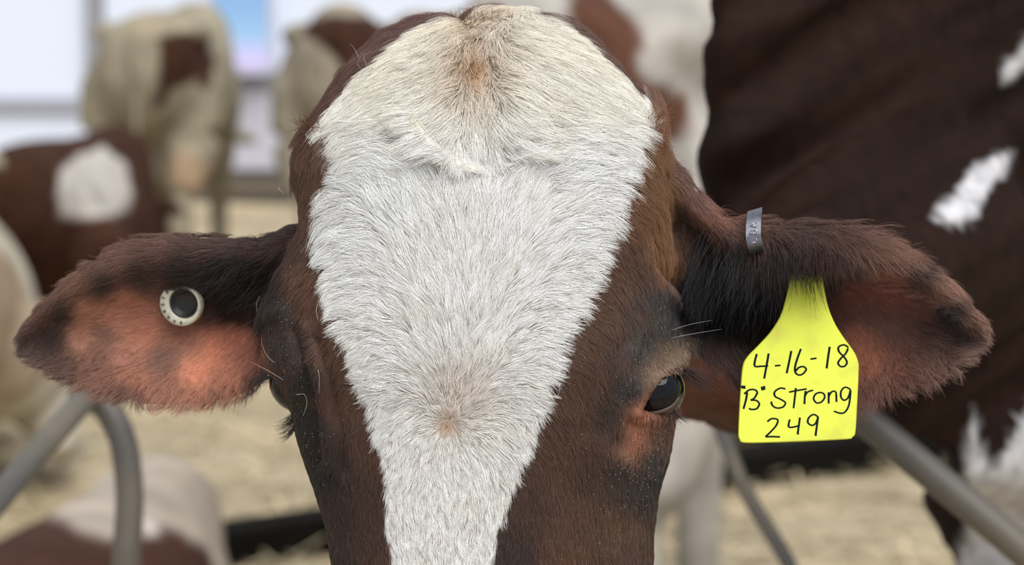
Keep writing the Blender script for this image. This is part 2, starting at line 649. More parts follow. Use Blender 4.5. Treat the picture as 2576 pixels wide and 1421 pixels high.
def ear_shell(mb, top, bot, prof, base_d, tip_d, inner, thick=0.0075, nu=46, nv=30):
    """bowl-shaped ear: top and bottom outline in view, depth profile across, root inside the head"""
    tp = smooth_line(top, nu)
    bt = smooth_line(bot, nu)
    u = np.linspace(0, 1, nu)
    v = np.linspace(0, 1, nv)
    pv = np.interp(v, prof[:, 0], prof[:, 1])
    for _ in range(3):
        pv[1:-1] = (pv[:-2] + 2 * pv[1:-1] + pv[2:]) / 4
    V, U = np.meshgrid(v, u)
    P = tp[:, None] * (1 - V[..., None]) + bt[:, None] * V[..., None]
    fade = np.clip((1 - u) * 3.2, 0.12, 1) ** 0.8
    d = D0 + (base_d * (1 - U) + tip_d * U) + pv[None] * fade[:, None]
    (ix, iy), (jx, jy) = inner
    P0 = np.array([ix, iy])[None] * (1 - v[:, None]) + np.array([jx, jy])[None] * v[:, None]
    P = np.concatenate([P0[None], P], 0)
    d = np.concatenate([np.full((1, nv), D0 + base_d + 0.01), d], 0)
    front = cam3(P[..., 0], P[..., 1], d)
    # thickness tapers to the rim
    tv = thick * (0.55 + 0.45 * np.sin(np.pi * v))[None, :, None]
    back = front + np.array([0, 0, 1.0]) * np.maximum(tv, 0.0045)
    m = nu + 1
    vtx = np.concatenate([front.reshape(-1, 3), back.reshape(-1, 3)])
    N = m * nv
    f = []
    for i in range(m - 1):
        for j in range(nv - 1):
            a, b, c, e = i * nv + j, i * nv + j + 1, (i + 1) * nv + j + 1, (i + 1) * nv + j
            f.append((a, e, c, b))
            f.append((N + a, N + b, N + c, N + e))
    for i in range(m - 1):
        for j in (0, nv - 1):
            a, e = i * nv + j, (i + 1) * nv + j
            f.append((a, e, N + e, N + a) if j else (a, N + a, N + e, e))
    for j in range(nv - 1):
        for i in (0, m - 1):
            a, b = i * nv + j, i * nv + j + 1
            f.append((a, b, N + b, N + a) if i == 0 else (a, N + a, N + b, b))
    mb.add(vtx, f)


EAR_L_TOP = [(790, 552), (735, 575), (680, 590), (620, 592), (560, 590), (490, 584), (420, 580), (360, 588), (300, 610), (240, 642), (190, 676), (145, 714), (105, 756), (70, 800), (46, 838), (36, 868)]
EAR_L_BOT = [(740, 915), (705, 930), (672, 952), (630, 984), (580, 1006), (520, 1021), (460, 1027), (400, 1026), (340, 1016), (280, 1003), (220, 985), (165, 962), (120, 944), (82, 926), (52, 905), (38, 885)]
EAR_R_TOP = [(1668, 380), (1700, 402), (1740, 448), (1790, 500), (1840, 538), (1900, 546), (1980, 552), (2060, 552), (2130, 556), (2200, 574), (2270, 606), (2335, 650), (2395, 702), (2440, 752), (2472, 800), (2488, 842)]
EAR_R_BOT = [(1690, 870), (1730, 888), (1780, 905), (1830, 935), (1880, 975), (1940, 1010), (2000, 1030), (2070, 1034), (2130, 1026), (2190, 1012), (2250, 990), (2310, 970), (2370, 946), (2420, 920), (2460, 890), (2486, 860)]
PROF_L = np.array([[0, .006], [.06, -.010], [.14, -.016], [.24, -.006], [.38, .014], [.55, .022], [.72, .018], [.88, .004], [1, -.006]])
PROF_R = np.array([[0, .006], [.07, -.016], [.16, -.026], [.25, -.018], [.36, .016], [.52, .030], [.7, .024], [.88, .006], [1, -.006]])


def head_neck_mesh():
    mb = MB()
    head_shell(mb)
    ear_shell(mb, EAR_L_TOP, EAR_L_BOT, PROF_L, .118, .128, ((900, 560), (860, 900)))
    ear_shell(mb, EAR_R_TOP, EAR_R_BOT, PROF_R, .086, .092, ((1540, 420), (1560, 850)))
    # rounded root of each ear
    mb.limb([cam3(1560, 560, D0 + .125), cam3(1690, 640, D0 + .118), cam3(1800, 670, D0 + .118)], [.045, .036, .024], 16)
    mb.limb([cam3(880, 700, D0 + .13), cam3(760, 720, D0 + .142), cam3(660, 720, D0 + .146)], [.045, .036, .022], 16)
    # dehorned bumps at the sides of the poll
    mb.limb([cam3(850, 420, D0 + .07), cam3(800, 440, D0 + .075)], [.020, .014], 14)
    # neck stub that runs back out of the skull
    mb.limb([cam3(1270, 560, D0 + .12), cam3(1300, 600, D0 + .24), cam3(1420, 680, D0 + .36)], [.085, .10, .10], 24)
    return remesh(mb, 0.003, 5, 0.5)


EYE_R = [(1603, 1034), (1618, 1004), (1638, 968), (1662, 948), (1686, 940), (1706, 944), (1716, 966), (1706, 996), (1686, 1020), (1654, 1032)]
hv, hf = head_neck_mesh()
hn = vnormals(hv, hf)


def gauss_line(x, y, pts, w):
    pts = np.asarray(pts, float)
    best = np.full(x.shape, 1e9)
    for a, b in zip(pts[:-1], pts[1:]):
        d = b - a
        t = np.clip(((x - a[0]) * d[0] + (y - a[1]) * d[1]) / (d @ d), 0, 1)
        best = np.minimum(best, np.hypot(x - a[0] - t * d[0], y - a[1] - t * d[1]))
    return np.exp(-(best / w) ** 2)


def sculpt_head(v, n):
    px, py = proj(v)
    facing = np.clip(-n[:, 2] * 2.5 + 0.5, 0, 1) * (v[:, 2] < D0 + .105)
    disp = np.zeros(len(v))
    # skin folds above and below the eyes
    for pts, w, a in (
            ([(742, 830), (770, 930), (790, 1040), (800, 1160)], 12, -.0030), ([(770, 820), (800, 930), (825, 1060), (835, 1180)], 14, .0022),
            ([(800, 850), (835, 960), (860, 1080), (862, 1180)], 12, -.0022), ([(715, 780), (735, 880), (752, 980)], 16, .0020),
            ([(1560, 860), (1540, 960), (1520, 1080)], 16, -.0022), ([(1590, 880), (1570, 980), (1550, 1080)], 14, .0018),
            ([(1500, 880), (1490, 980), (1470, 1080)], 18, -.0016),
            ([(1735, 868), (1690, 925), (1650, 950), (1622, 990), (1600, 1036)], 12, .0045),
            ([(1600, 1046), (1650, 1048), (1695, 1022)], 9, .0030),
            ([(1590, 1060), (1575, 1120)], 16, -.0020),
            ([(1640, 860), (1600, 940)], 22, -.0020),
            ([(1570, 350), (1560, 470), (1540, 560), (1545, 640)], 26, .0012),
            ([(1690, 700), (1660, 660), (1640, 560)], 14, -.004),
            ([(1205, 120), (1210, 300), (1212, 410)], 26, -.0030),
            ([(1160, 260), (1120, 380)], 40, .0030), ([(1270, 260), (1320, 380)], 50, .0030),
            ([(1030, 300), (1090, 380), (1190, 430)], 24, .0022),
            ([(850, 340), (850, 430), (838, 480)], 12, -.0020)):
        disp += a * gauss_line(px, py, pts, w)
    out = v + n * (disp * facing)[:, None]
    # open the lids: push the skin back behind the eyeball
    dd = poly_dist(EYE_R, px, py)
    push = np.clip((dd + 4) / 12.0, 0, 1) * facing
    out[:, 2] += push * 0.016
    return out


hv = sculpt_head(hv, hn)
hn = vnormals(hv, hf)
hpx, hpy = proj(hv)

# ------------------------------------------------------------------ coat of the cow in front
BLAZE = [(1240, 30), (1180, 44), (1110, 66), (1050, 96), (985, 140), (915, 186), (872, 246), (838, 284), (822, 316), (848, 336), (852, 420),
         (832, 470), (822, 560), (820, 650), (830, 740), (858, 820), (898, 890), (915, 960), (938, 1040), (950, 1110), (970, 1170),
         (975, 1260), (975, 1330), (988, 1421), (1000, 1800), (1225, 1800), (1235, 1421), (1250, 1330), (1284, 1240), (1292, 1190),
         (1330, 1120), (1358, 1040), (1370, 980), (1390, 900), (1420, 820), (1450, 760), (1490, 690), (1520, 610), (1530, 540),
         (1555, 470), (1570, 400), (1582, 340), (1620, 318), (1632, 294), (1600, 252), (1530, 180), (1460, 116), (1390, 72), (1310, 42)]
# colour of the brown parts of the coat (and the skin under it), by place on the head
COAT = [  # x, y, r, g, b (display values)
    (780, 400, 98, 64, 44), (800, 500, 100, 66, 46), (770, 330, 92, 58, 42), (790, 600, 92, 60, 44), (760, 700, 98, 62, 42), (800, 780, 96, 60, 42),
    (700, 760, 60, 48, 44), (690, 860, 46, 42, 42), (740, 840, 66, 48, 42), (820, 880, 92, 60, 44), (760, 950, 50, 44, 42), (830, 1000, 84, 54, 42),
    (880, 1000, 98, 66, 48), (770, 1060, 44, 40, 40), (800, 1180, 46, 40, 40), (850, 1140, 62, 46, 42), (910, 1120, 88, 58, 44), (850, 1300, 62, 44, 40),
    (930, 1280, 78, 52, 44), (870, 1420, 66, 46, 40), (950, 1420, 80, 52, 42), (950, 120, 96, 60, 52), (870, 230, 92, 58, 48),
    (1500, 140, 96, 64, 54), (1600, 250, 92, 58, 48), (1660, 300, 108, 70, 52), (1630, 370, 128, 84, 50), (1660, 460, 138, 92, 52), (1610, 480, 124, 82, 50),
    (1660, 560, 142, 94, 50), (1600, 560, 116, 76, 50), (1670, 660, 140, 88, 44), (1580, 620, 98, 64, 46), (1620, 680, 86, 58, 48), (1540, 700, 100, 66, 48),
    (1650, 740, 62, 56, 58), (1680, 820, 62, 58, 60), (1600, 780, 84, 62, 56), (1520, 800, 98, 66, 50), (1460, 860, 100, 68, 50), (1620, 880, 60, 54, 54),
    (1560, 900, 84, 60, 52), (1480, 960, 90, 60, 46), (1420, 980, 96, 64, 48), (1580, 980, 50, 46, 46), (1540, 1040, 60, 48, 44), (1440, 1080, 88, 58, 44),
    (1690, 895, 136, 108, 86), (1665, 925, 132, 100, 78), (1715, 880, 120, 96, 78), (1608, 1068, 176, 100, 64), (1598, 1098, 172, 100, 64), (1582, 1126, 140, 88, 62), (1636, 1052, 140, 78, 54), (1650, 1085, 80, 58, 46), (1560, 1090, 54, 46, 44),
    (1680, 1050, 96, 62, 46), (1660, 1090, 90, 62, 48), (1640, 1150, 54, 48, 46), (1560, 1170, 52, 46, 44), (1600, 1230, 60, 48, 44), (1660, 1210, 52, 46, 44),
    (1480, 1180, 80, 54, 44), (1400, 1180, 90, 60, 44), (1340, 1250, 78, 52, 42), (1450, 1300, 92, 60, 44), (1550, 1320, 94, 64, 46), (1600, 1400, 84, 56, 44), (1400, 1420, 96, 60, 42), (1300, 1400, 62, 46, 42),
    # left ear
    (730, 600, 70, 44, 38), (640, 615, 74, 46, 40), (520, 610, 84, 52, 44), (420, 600, 100, 62, 50), (300, 650, 108, 68, 54), (200, 710, 112, 72, 56), (110, 780, 108, 70, 56),
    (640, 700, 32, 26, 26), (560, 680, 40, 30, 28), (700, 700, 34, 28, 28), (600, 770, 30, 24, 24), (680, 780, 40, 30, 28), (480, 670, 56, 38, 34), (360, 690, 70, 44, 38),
    (270, 710, 62, 44, 40), (170, 790, 58, 44, 42), (140, 850, 72, 54, 50), (80, 860, 100, 74, 66),
    (230, 780, 172, 112, 90), (330, 760, 160, 98, 78), (210, 840, 178, 122, 102), (300, 810, 168, 108, 88), (270, 840, 120, 84, 76), (370, 840, 172, 108, 84), (330, 880, 160, 104, 88),
    (480, 850, 150, 96, 80), (420, 900, 122, 84, 78), (540, 880, 186, 112, 82), (500, 930, 190, 118, 88), (600, 850, 168, 96, 74), (590, 940, 176, 110, 86), (640, 890, 140, 84, 68),
    (350, 940, 150, 94, 76), (250, 920, 116, 78, 68), (170, 920, 104, 72, 62), (450, 985, 140, 92, 78), (560, 990, 132, 86, 72), (330, 990, 112, 74, 62), (640, 960, 96, 62, 54), (690, 900, 70, 48, 44),
    # right ear
    (1700, 430, 92, 56, 46), (1740, 520, 104, 64, 54), (1700, 560, 92, 60, 52), (1800, 540, 120, 68, 50), (1760, 610, 74, 52, 46), (1850, 570, 104, 62, 48), (1830, 610, 84, 56, 48), (1940, 560, 104, 70, 54),
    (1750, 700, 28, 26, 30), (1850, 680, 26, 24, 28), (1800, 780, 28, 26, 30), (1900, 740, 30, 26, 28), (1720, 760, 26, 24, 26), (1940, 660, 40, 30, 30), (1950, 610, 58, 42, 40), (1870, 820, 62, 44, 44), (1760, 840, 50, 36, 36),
    (1850, 900, 74, 48, 46), (1780, 890, 72, 46, 42), (2020, 600, 78, 52, 48), (2100, 590, 92, 58, 48), (2180, 610, 106, 66, 50), (2270, 640, 116, 72, 54), (2370, 720, 112, 74, 58), (2450, 800, 112, 78, 64),
    (2050, 680, 46, 34, 34), (2120, 660, 70, 46, 42), (2140, 720, 116, 58, 44), (2230, 720, 120, 60, 46), (2290, 760, 112, 60, 48), (2300, 690, 58, 40, 38), (2380, 780, 48, 38, 38), (2400, 850, 66, 50, 48),
    (2180, 790, 110, 66, 54), (2260, 830, 112, 70, 58), (2340, 850, 92, 62, 54), (2140, 840, 150, 84, 58), (2180, 900, 142, 80, 56), (2100, 800, 96, 52, 44), (2240, 920, 112, 66, 52), (2320, 910, 100, 66, 56), (2420, 890, 100, 70, 60),
    (2120, 1000, 104, 64, 54), (2200, 980, 112, 70, 58), (2280, 970, 104, 68, 56), (2000, 960, 80, 50, 44)]
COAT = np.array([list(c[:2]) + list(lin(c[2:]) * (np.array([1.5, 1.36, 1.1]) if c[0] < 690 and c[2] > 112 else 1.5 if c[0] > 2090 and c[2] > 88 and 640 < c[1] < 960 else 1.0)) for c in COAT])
WHITE = lin([243, 242, 240])
CREAM = lin([236, 229, 212])
TAN = lin([190, 154, 118])


def blaze_dist(x, y):
    j = 10 * (fbm(x / 40, y / 40) - 0.5) * 2 + 9 * (vnoise(x / 11, y / 11) - 0.5)
    return poly_dist(BLAZE, x, y) + j


def coat_color(x, y, facing=None):
    c = rbf(COAT, x, y, 5.0, 34.0)
    c = (c * 0.74 + c.mean(-1, keepdims=True) * 0.26) * np.array([1.34, 1.38, 1.32])
    d = blaze_dist(x, y)
    w = np.clip(d / 6 + 0.5, 0, 1)
    top = np.clip((430 - y) / 260, 0, 1) * 0.75 + 0.10
    top = np.clip(top + 0.5 * (fbm(x / 90 + 7, y / 90) - 0.5), 0, 1)
    wh = WHITE * (1 - top[..., None]) + CREAM * top[..., None]
    t = np.exp(-(((x - 1196) / 52) ** 2 + ((y - 165) / 75) ** 2)) + 0.8 * np.exp(-(((x - 1212) / 26) ** 2 + ((y - 425) / 16) ** 2)) \
        + 0.75 * np.exp(-(((x - 1128) / 18) ** 2 + ((y - 1066) / 18) ** 2)) + 0.3 * np.exp(-(((x - 1150) / 90) ** 2 + ((y - 1000) / 80) ** 2)) \
        + 0.35 * np.exp(-(((x - 1210) / 40) ** 2 + ((y - 60) / 40) ** 2))
    t = np.clip(t, 0, 1)[..., None]
    wh = wh * (1 - t) + TAN * t
    if facing is not None:
        w = w * facing
    w = w[..., None]
    return c * (1 - w) + wh * w, d


# the rest of the body: neck turned to the right and the trunk behind it
def body_mesh():
    mb = MB()
    n = 40
    th = np.linspace(0, 2 * math.pi, n, endpoint=False)

    def ring(px, py, d, rx, rz, p=2.3, yaw=0.0):
        c = at(px, py, d)
        x = np.sign(np.cos(th)) * np.abs(np.cos(th)) ** (2 / p) * rx
        z = np.sign(np.sin(th)) * np.abs(np.sin(th)) ** (2 / p) * rz
        return c + np.stack([x * math.cos(yaw), x * math.sin(yaw), z], -1)
    key = [(1270, 640, 1.68, .070, .085, 2.1, 0), (1330, 660, 1.80, .085, .105, 2.1, .1), (1560, 800, 1.98, .075, .08, 2.2, .5),
           (1860, 800, 2.16, .07, .072, 2.3, .9)]
    rr = [ring(*k) for k in key]
    mb.rings([np.array(r) for r in smooth_rings(rr, 5)])
    # shoulder and base of the neck: a deep slab hung from the withers
    key2 = [(1835, 260, 2.40, .08, .17, 2.6, 1.2), (1960, 270, 2.44, .15, .26, 3.0, 1.2), (2300, 300, 2.55, .20, .285, 3.0, 1.15), (2620, 400, 2.70, .25, .32, 2.6, 1.1),
            (3100, 560, 2.95, .29, .36, 2.4, 1.05), (3800, 640, 3.3, .33, .38, 2.3, 1.05), (4500, 640, 3.7, .31, .36, 2.3, 1.05), (5000, 560, 4.0, .24, .28, 2.3, 1.05), (5200, 520, 4.1, .1, .14, 2.2, 1.05)]
    rr = [ring(*k) for k in key2]
    mb.rings([np.array(r) for r in smooth_rings(rr, 6)])
    w = lambda px, py, d, z=None: (lambda q: np.array([q[0], q[1], q[2] if z is None else z]))(at(px, py, d))
    # link between neck and shoulder, hidden behind the ear
    mb.limb([w(1700, 800, 2.0), w(1950, 780, 2.25), w(2250, 600, 2.5)], [.06, .075, .13], 20)
    # brisket and forelegs
    mb.limb([w(2600, 700, 2.75), w(2570, 1050, 2.8), w(2580, 1250, 2.85)], [.17, .095, .07], 18)

    def leg(px, d, zt, rt):
        a = at(px, 1000, d)
        mb.limb([(a[0], a[1], zt), (a[0] + .01, a[1], .78), (a[0], a[1], .46), (a[0] + .01, a[1], .14), (a[0], a[1], .05)], [rt, .085, .055, .045, .058], 14)
    leg(2585, 2.85, 1.05, .10)
    leg(2760, 3.15, 1.05, .10)
    leg(4450, 3.7, 1.1, .17)
    leg(4300, 4.1, 1.1, .17)
    # tail
    e = at(5200, 420, 4.1)
    mb.limb([e, e + np.array([.08, .05, -.15]), e + np.array([.08, .06, -.7]), e + np.array([.07, .06, -.95])], [.035, .026, .02, .035], 10)
    return remesh(mb, 0.0105, 5, 0.5)


def smooth_rings(rr, k):
    rr = np.array(rr)
    m = (len(rr) - 1) * k + 1
    flat = smooth_line(rr.reshape(len(rr), -1), m)
    return list(flat.reshape(m, -1, 3))


bv, bf = body_mesh()
_bn = vnormals(bv, bf)
_bx, _by = proj(w2c(bv))
_fold = fbm((_bx - .5 * _by) / 700, (_by + .62 * _bx) / 110 + .4, 2)
bv = bv + _bn * (0.055 * (_fold - .5) * np.clip((_bx - 1720) / 120, 0, 1) * np.clip((3000 - _bx) / 300, 0, 1))[:, None]   # folds of the turned neck
SPOTS = [[(2350, 552), (2368, 512), (2410, 480), (2440, 430), (2495, 395), (2542, 384), (2538, 420), (2500, 470), (2470, 510), (2440, 556), (2400, 566)],
         [(2640, 60), (2576, 105), (2535, 160), (2508, 205), (2528, 226), (2560, 190), (2640, 130)],
         [(2405, 1440), (2440, 1300), (2424, 1180), (2446, 1030), (2468, 1130), (2492, 1178), (2530, 1150), (2580, 1040), (2700, 1000), (2700, 1440)]]


def body_color(v):
    c = w2c(v)
    px, py = proj(c)
    base = lin([31, 17, 11]) * np.ones((len(v), 3))
    n1 = fbm((px - .5 * py) / 420, (py + .62 * px) / 75)
    base *= (0.6 + 0.8 * n1)[:, None]
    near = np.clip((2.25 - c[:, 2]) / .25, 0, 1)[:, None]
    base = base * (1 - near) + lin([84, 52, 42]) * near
    for s in SPOTS:
        d = poly_dist(s, px, py) + 16 * (vnoise(px / 22, py / 22) - .5)
        w = np.clip(d / 14 + .5, 0, 1)[:, None]
        base = base * (1 - w) + lin([186, 184, 186]) * w
    # white flank patches on the far side of the body, out of the picture
    w = np.clip((fbm(v[:, 0] * 3, v[:, 2] * 3 + v[:, 1]) - .6) * 12, 0, 1)[:, None] * np.clip((px - 2900) / 200, 0, 1)[:, None]
    base = base * (1 - w) + lin([205, 203, 200]) * w
    return base


hface = np.clip(-hn[:, 2] * 5 + 0.8, 0, 1) * np.clip((D0 + .125 - hv[:, 2]) / .02, 0, 1)
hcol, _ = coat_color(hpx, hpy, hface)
hcol = hcol * 0.75
hw = c2w(hv)
allv = np.concatenate([hw, bv])
allf = list(hf) + [q + len(hw) for q in bf]
allc = np.concatenate([hcol, body_color(bv)])
ORG = at(3000, 900, 3.0)
ORG = (float(ORG[0]), float(ORG[1]), 0.0)
cow = thing('cow', ORG, 'brown cow facing the camera with a wide white blaze and tagged ears', 'cow')
me = mesh_from('body', allv - np.array(ORG), allf, allc)
body = link('body', me, M['coat'], cow)

# ------------------------------------------------------------------ eyes
def eyeball(px, py, d, r, look, name='eye'):
    c = at(px, py, d)
    mb = MB()
    k, m = 32, 20
    look = np.asarray(look, float)
    look /= np.linalg.norm(look)
    a = np.cross(look, (0, 0, 1.0))
    a /= np.linalg.norm(a)
    b = np.cross(a, look)
    rings = []
    for t in np.linspace(0.02, math.pi - 0.02, m):
        bulge = 1 + 0.05 * math.exp(-(t / 0.5) ** 2)
        th = np.linspace(0, 2 * math.pi, k, endpoint=False)
        rings.append(c + r * bulge * (math.cos(t) * look + math.sin(t) * (np.cos(th)[:, None] * a + np.sin(th)[:, None] * b)))
    mb.rings(rings)
    e = mb.build(name, M['eye'], cow)
    # pale ring where the cornea meets the white
    mb = MB()
    if look[0] < 0:
        return e, c
    sg = 1
    an = np.linspace(-.75, .95, 22)
    path = at(px + sg * np.cos(an) * (r * .975 / d * FPX), py + np.sin(an) * (r * .975 / d * FPX), np.full(22, d - .001))
    mb.tube(path, np.sin(np.linspace(.15, 3.0, 22)) * .0008 + .0002, 8)
    mb.build('eye_rim', M['rim'], e)
    return e, c


er, ec_r = eyeball(1644, 980, D0 + .047, .0165, (0.80, -0.60, 0.02))
el, ec_l = eyeball(755, 962, D0 + .060, .0165, (-0.86, -0.50, 0.02))

# ------------------------------------------------------------------ fur
FLOW = np.array([  # x, y, dx, dy
    (1000, 1200, -.2, 1), (1120, 1250, .02, 1), (1250, 1200, .25, 1), (1000, 1400, -.02, 1), (1120, 1400, 0, 1), (1240, 1400, 0, 1), (1115, 1150, .15, 1), (1170, 1130, .5, .85), (1060, 1130, -.15, 1),
    (1180, 1065, 1, .05), (1160, 1085, .8, .55), (1230, 1050, 1, .1), (1290, 1040, .9, .5), (1340, 1100, .45, .9), (1280, 1110, .55, .85), (1135, 1092, .4, .9), (1112, 1090, -.2, 1),
    (1090, 1060, -.8, -.1), (1060, 1055, -.9, .4), (1010, 1050, -.6, .8), (960, 1060, -.45, .9), (1110, 1080, -.5, .8),
    (1128, 1030, 0, -1), (1150, 1030, .4, -.9), (1100, 1030, -.6, -.8), (1125, 980, -.08, -1), (1180, 980, .4, -.9), (1080, 980, -.5, -.85), (1030, 960, -.85, -.45), (980, 950, -.95, .15), (930, 940, -.95, .4),
    (1225, 980, .75, -.6), (1285, 960, .97, -.1), (1345, 960, .95, .35), (1240, 1010, .95, -.25),
    (1150, 800, 0, -1), (1060, 800, -.4, -.9), (980, 800, -.8, -.55), (900, 800, -1, -.05), (860, 800, -1, .25), (1250, 800, .4, -.9), (1330, 800, .8, -.5), (1400, 800, 1, 0), (1440, 760, .9, .3),
    (1150, 900, 0, -1), (1060, 890, -.5, -.85), (980, 880, -.9, -.3), (915, 890, -.95, .3), (1240, 890, .5, -.85), (1310, 890, .9, -.3), (1370, 890, .95, .25),
    (1180, 620, 0, -1), (1060, 620, -.35, -.9), (960, 620, -.75, -.65), (885, 620, -1, -.1), (835, 650, -.95, .4), (1290, 620, .35, -.95), (1390, 620, .75, -.65), (1465, 600, 1, -.1), (1520, 620, .9, .35),
    (1200, 500, 0, -1), (1060, 490, -.35, -.95), (950, 490, -.65, -.75), (865, 490, -.97, -.2), (832, 540, -.95, .35), (1330, 490, .45, -.9), (1430, 490, .85, -.45), (1530, 490, 1, 0),
    (1205, 450, 0, -1), (1100, 445, -.3, -.9), (980, 430, -.7, -.5), (880, 430, -.95, .1), (1320, 445, .6, -.7), (1430, 430, .95, -.2), (1540, 420, 1, .1),
    (1212, 395, 0, 1), (1200, 310, -.02, 1), (1245, 320, .45, .9), (1290, 340, .8, .6), (1350, 350, .95, .35), (1430, 350, 1, .1), (1530, 340, 1, .05), (1600, 305, 1, -.05),
    (1150, 310, -.55, .85), (1090, 330, -.85, .55), (1020, 300, -.95, .25), (940, 330, -1, .15), (870, 350, -.95, .4), (1170, 390, .1, .95), (1060, 390, -.5, .1),
    (1200, 230, 0, 1), (1180, 100, -.15, 1), (1240, 90, .1, 1), (1110, 120, -.5, .85), (1020, 170, -.8, .55), (930, 230, -.9, .4), (1000, 240, -.95, .3), (1110, 220, -.75, .65),
    (1320, 110, .65, .75), (1400, 160, .85, .5), (1480, 220, .88, .45), (1560, 270, .88, .45), (1290, 200, .75, .65), (1380, 260, .9, .4), (1200, 40, .1, -.6),
    (780, 650, -.5, .85), (720, 800, -.4, .9), (850, 900, -.45, .9), (800, 1000, -.2, 1), (900, 1100, -.3, .95), (850, 1300, .05, 1), (700, 900, .1, 1), (940, 1300, 0, 1), (800, 780, -.5, .85),
    (800, 420, -.3, .9), (780, 560, -.1, 1), (940, 110, -.7, .7), (860, 230, -.7, .7),
    (1630, 400, .85, .5), (1640, 500, .85, .55), (1600, 520, .8, .6), (1650, 620, .5, .85), (1560, 640, .7, .7), (1600, 760, .45, .9), (1480, 850, .6, .8), (1450, 1000, .3, .95), (1600, 900, -.3, .95), (1690, 890, .7, .6), (1640, 1100, -.2, 1),
    (1400, 1200, .15, 1), (1550, 1250, .1, 1), (1500, 1400, 0, 1), (1330, 1300, .05, 1), (1560, 150, .7, .6), (1660, 300, .5, -.8),
    (720, 600, -.8, .5), (600, 640, -1, .25), (400, 640, -1, .2), (200, 750, -.8, .55), (620, 740, -.85, .5), (680, 800, -.7, .7), (400, 900, -.8, .5), (500, 1000, -.3, .95), (600, 1000, .1, 1), (250, 960, -.5, .85), (80, 860, -.7, .6), (300, 800, -.9, .3), (560, 900, -.6, .7), (400, 1010, -.3, .95), (160, 930, -.6, .8),
    (1740, 480, .5, .8), (1850, 580, .5, .85), (1760, 720, -.25, 1), (1850, 720, -.2, 1), (1900, 650, -.05, 1), (1800, 820, -.5, .85), (1980, 600, .05, 1), (2060, 600, .12, 1), (2150, 600, .4, .9), (2300, 660, .8, .6), (2420, 760, .8, .6), (2300, 800, .8, .4),
    (2200, 900, .3, .95), (2100, 1020, .1, 1), (2350, 950, .4, .9), (2460, 860, .8, .5), (2150, 760, .6, .7), (1850, 900, .1, 1)], float)
LEN = np.array([  # x, y, length mm, lift
    (1200, 160, 9, .5), (1200, 90, 20, .45), (1100, 150, 19, .3), (1320, 150, 19, .3), (1000, 220, 18, .25), (1450, 250, 19, .25), (1560, 290, 18, .25), (1200, 300, 19, .3), (1100, 340, 19, .3), (1320, 360, 19, .3), (950, 330, 18, .25), (1210, 420, 9, .4),
    (1150, 560, 16, .22), (950, 560, 16, .28), (1400, 560, 15, .22), (850, 580, 17, .4), (1530, 560, 14, .3), (1150, 760, 14, .2), (950, 760, 13, .22), (1400, 760, 13, .22), (1150, 900, 12, .2), (950, 920, 11, .25), (1340, 920, 11, .25),
    (1125, 1065, 6, .3), (1050, 1050, 9, .22), (1230, 1050, 9, .22), (1120, 1200, 8, .2), (1120, 1400, 7, .2), (980, 1250, 8, .25), (1270, 1250, 8, .25),
    (780, 660, 8, .25), (720, 800, 5, .2), (850, 950, 7, .22), (780, 1050, 4, .2), (800, 1250, 4, .2), (930, 1250, 6, .22), (800, 430, 12, .25), (770, 330, 15, .4), (900, 200, 14, .35),
    (1640, 430, 15, .22), (1640, 560, 14, .22), (1660, 660, 10, .22), (1580, 640, 8, .25), (1660, 780, 4, .22), (1500, 850, 8, .22), (1450, 1050, 7, .22), (1600, 950, 4, .2), (1640, 1100, 5, .3), (1450, 1300, 8, .25), (1600, 1300, 6, .25), (1550, 150, 14, .35), (1665, 300, 22, .5), (1690, 900, 5, .3),
    (700, 620, 14, .3), (600, 620, 9, .2), (400, 620, 8, .2), (200, 720, 8, .2), (640, 740, 22, .3), (560, 720, 16, .25), (300, 820, 6, .15), (500, 900, 6, .15), (450, 1020, 11, .4), (600, 1005, 11, .4), (250, 980, 11, .4), (80, 880, 7, .3), (640, 880, 8, .2),
    (1740, 500, 10, .2), (1850, 570, 10, .25), (1780, 720, 30, .3), (1880, 680, 30, .3), (1850, 820, 26, .3), (1980, 580, 18, .25), (2060, 590, 16, .25), (2150, 590, 16, .3), (2300, 640, 11, .25), (2430, 760, 9, .25), (2230, 760, 7, .15), (2200, 900, 9, .2), (2120, 1020, 14, .45), (2250, 985, 14, .45), (2380, 930, 12, .4), (2470, 860, 10, .35)], float)


# nearest skin behind each patch of the view, to leave out hair on hidden inner surfaces
ZMIN = np.full((90, 130), 9.0)
_k = hn[:, 2] < 0.3
np.minimum.at(ZMIN, (np.clip((hpy[_k] / 22).astype(int) + 2, 0, 89), np.clip((hpx[_k] / 22).astype(int) + 2, 0, 129)), hv[_k, 2])


def tri_soup(v, f, n, keep):
    q = np.array([list(a[:4]) if len(a) >= 4 else list(a) + [a[-1]] for a in f])
    q = q[keep[q].any(1)]
    t = np.concatenate([q[:, [0, 1, 2]], q[:, [0, 2, 3]]])
    ar = 0.5 * np.linalg.norm(np.cross(v[t[:, 1]] - v[t[:, 0]], v[t[:, 2]] - v[t[:, 0]]), axis=1)
    return t, ar


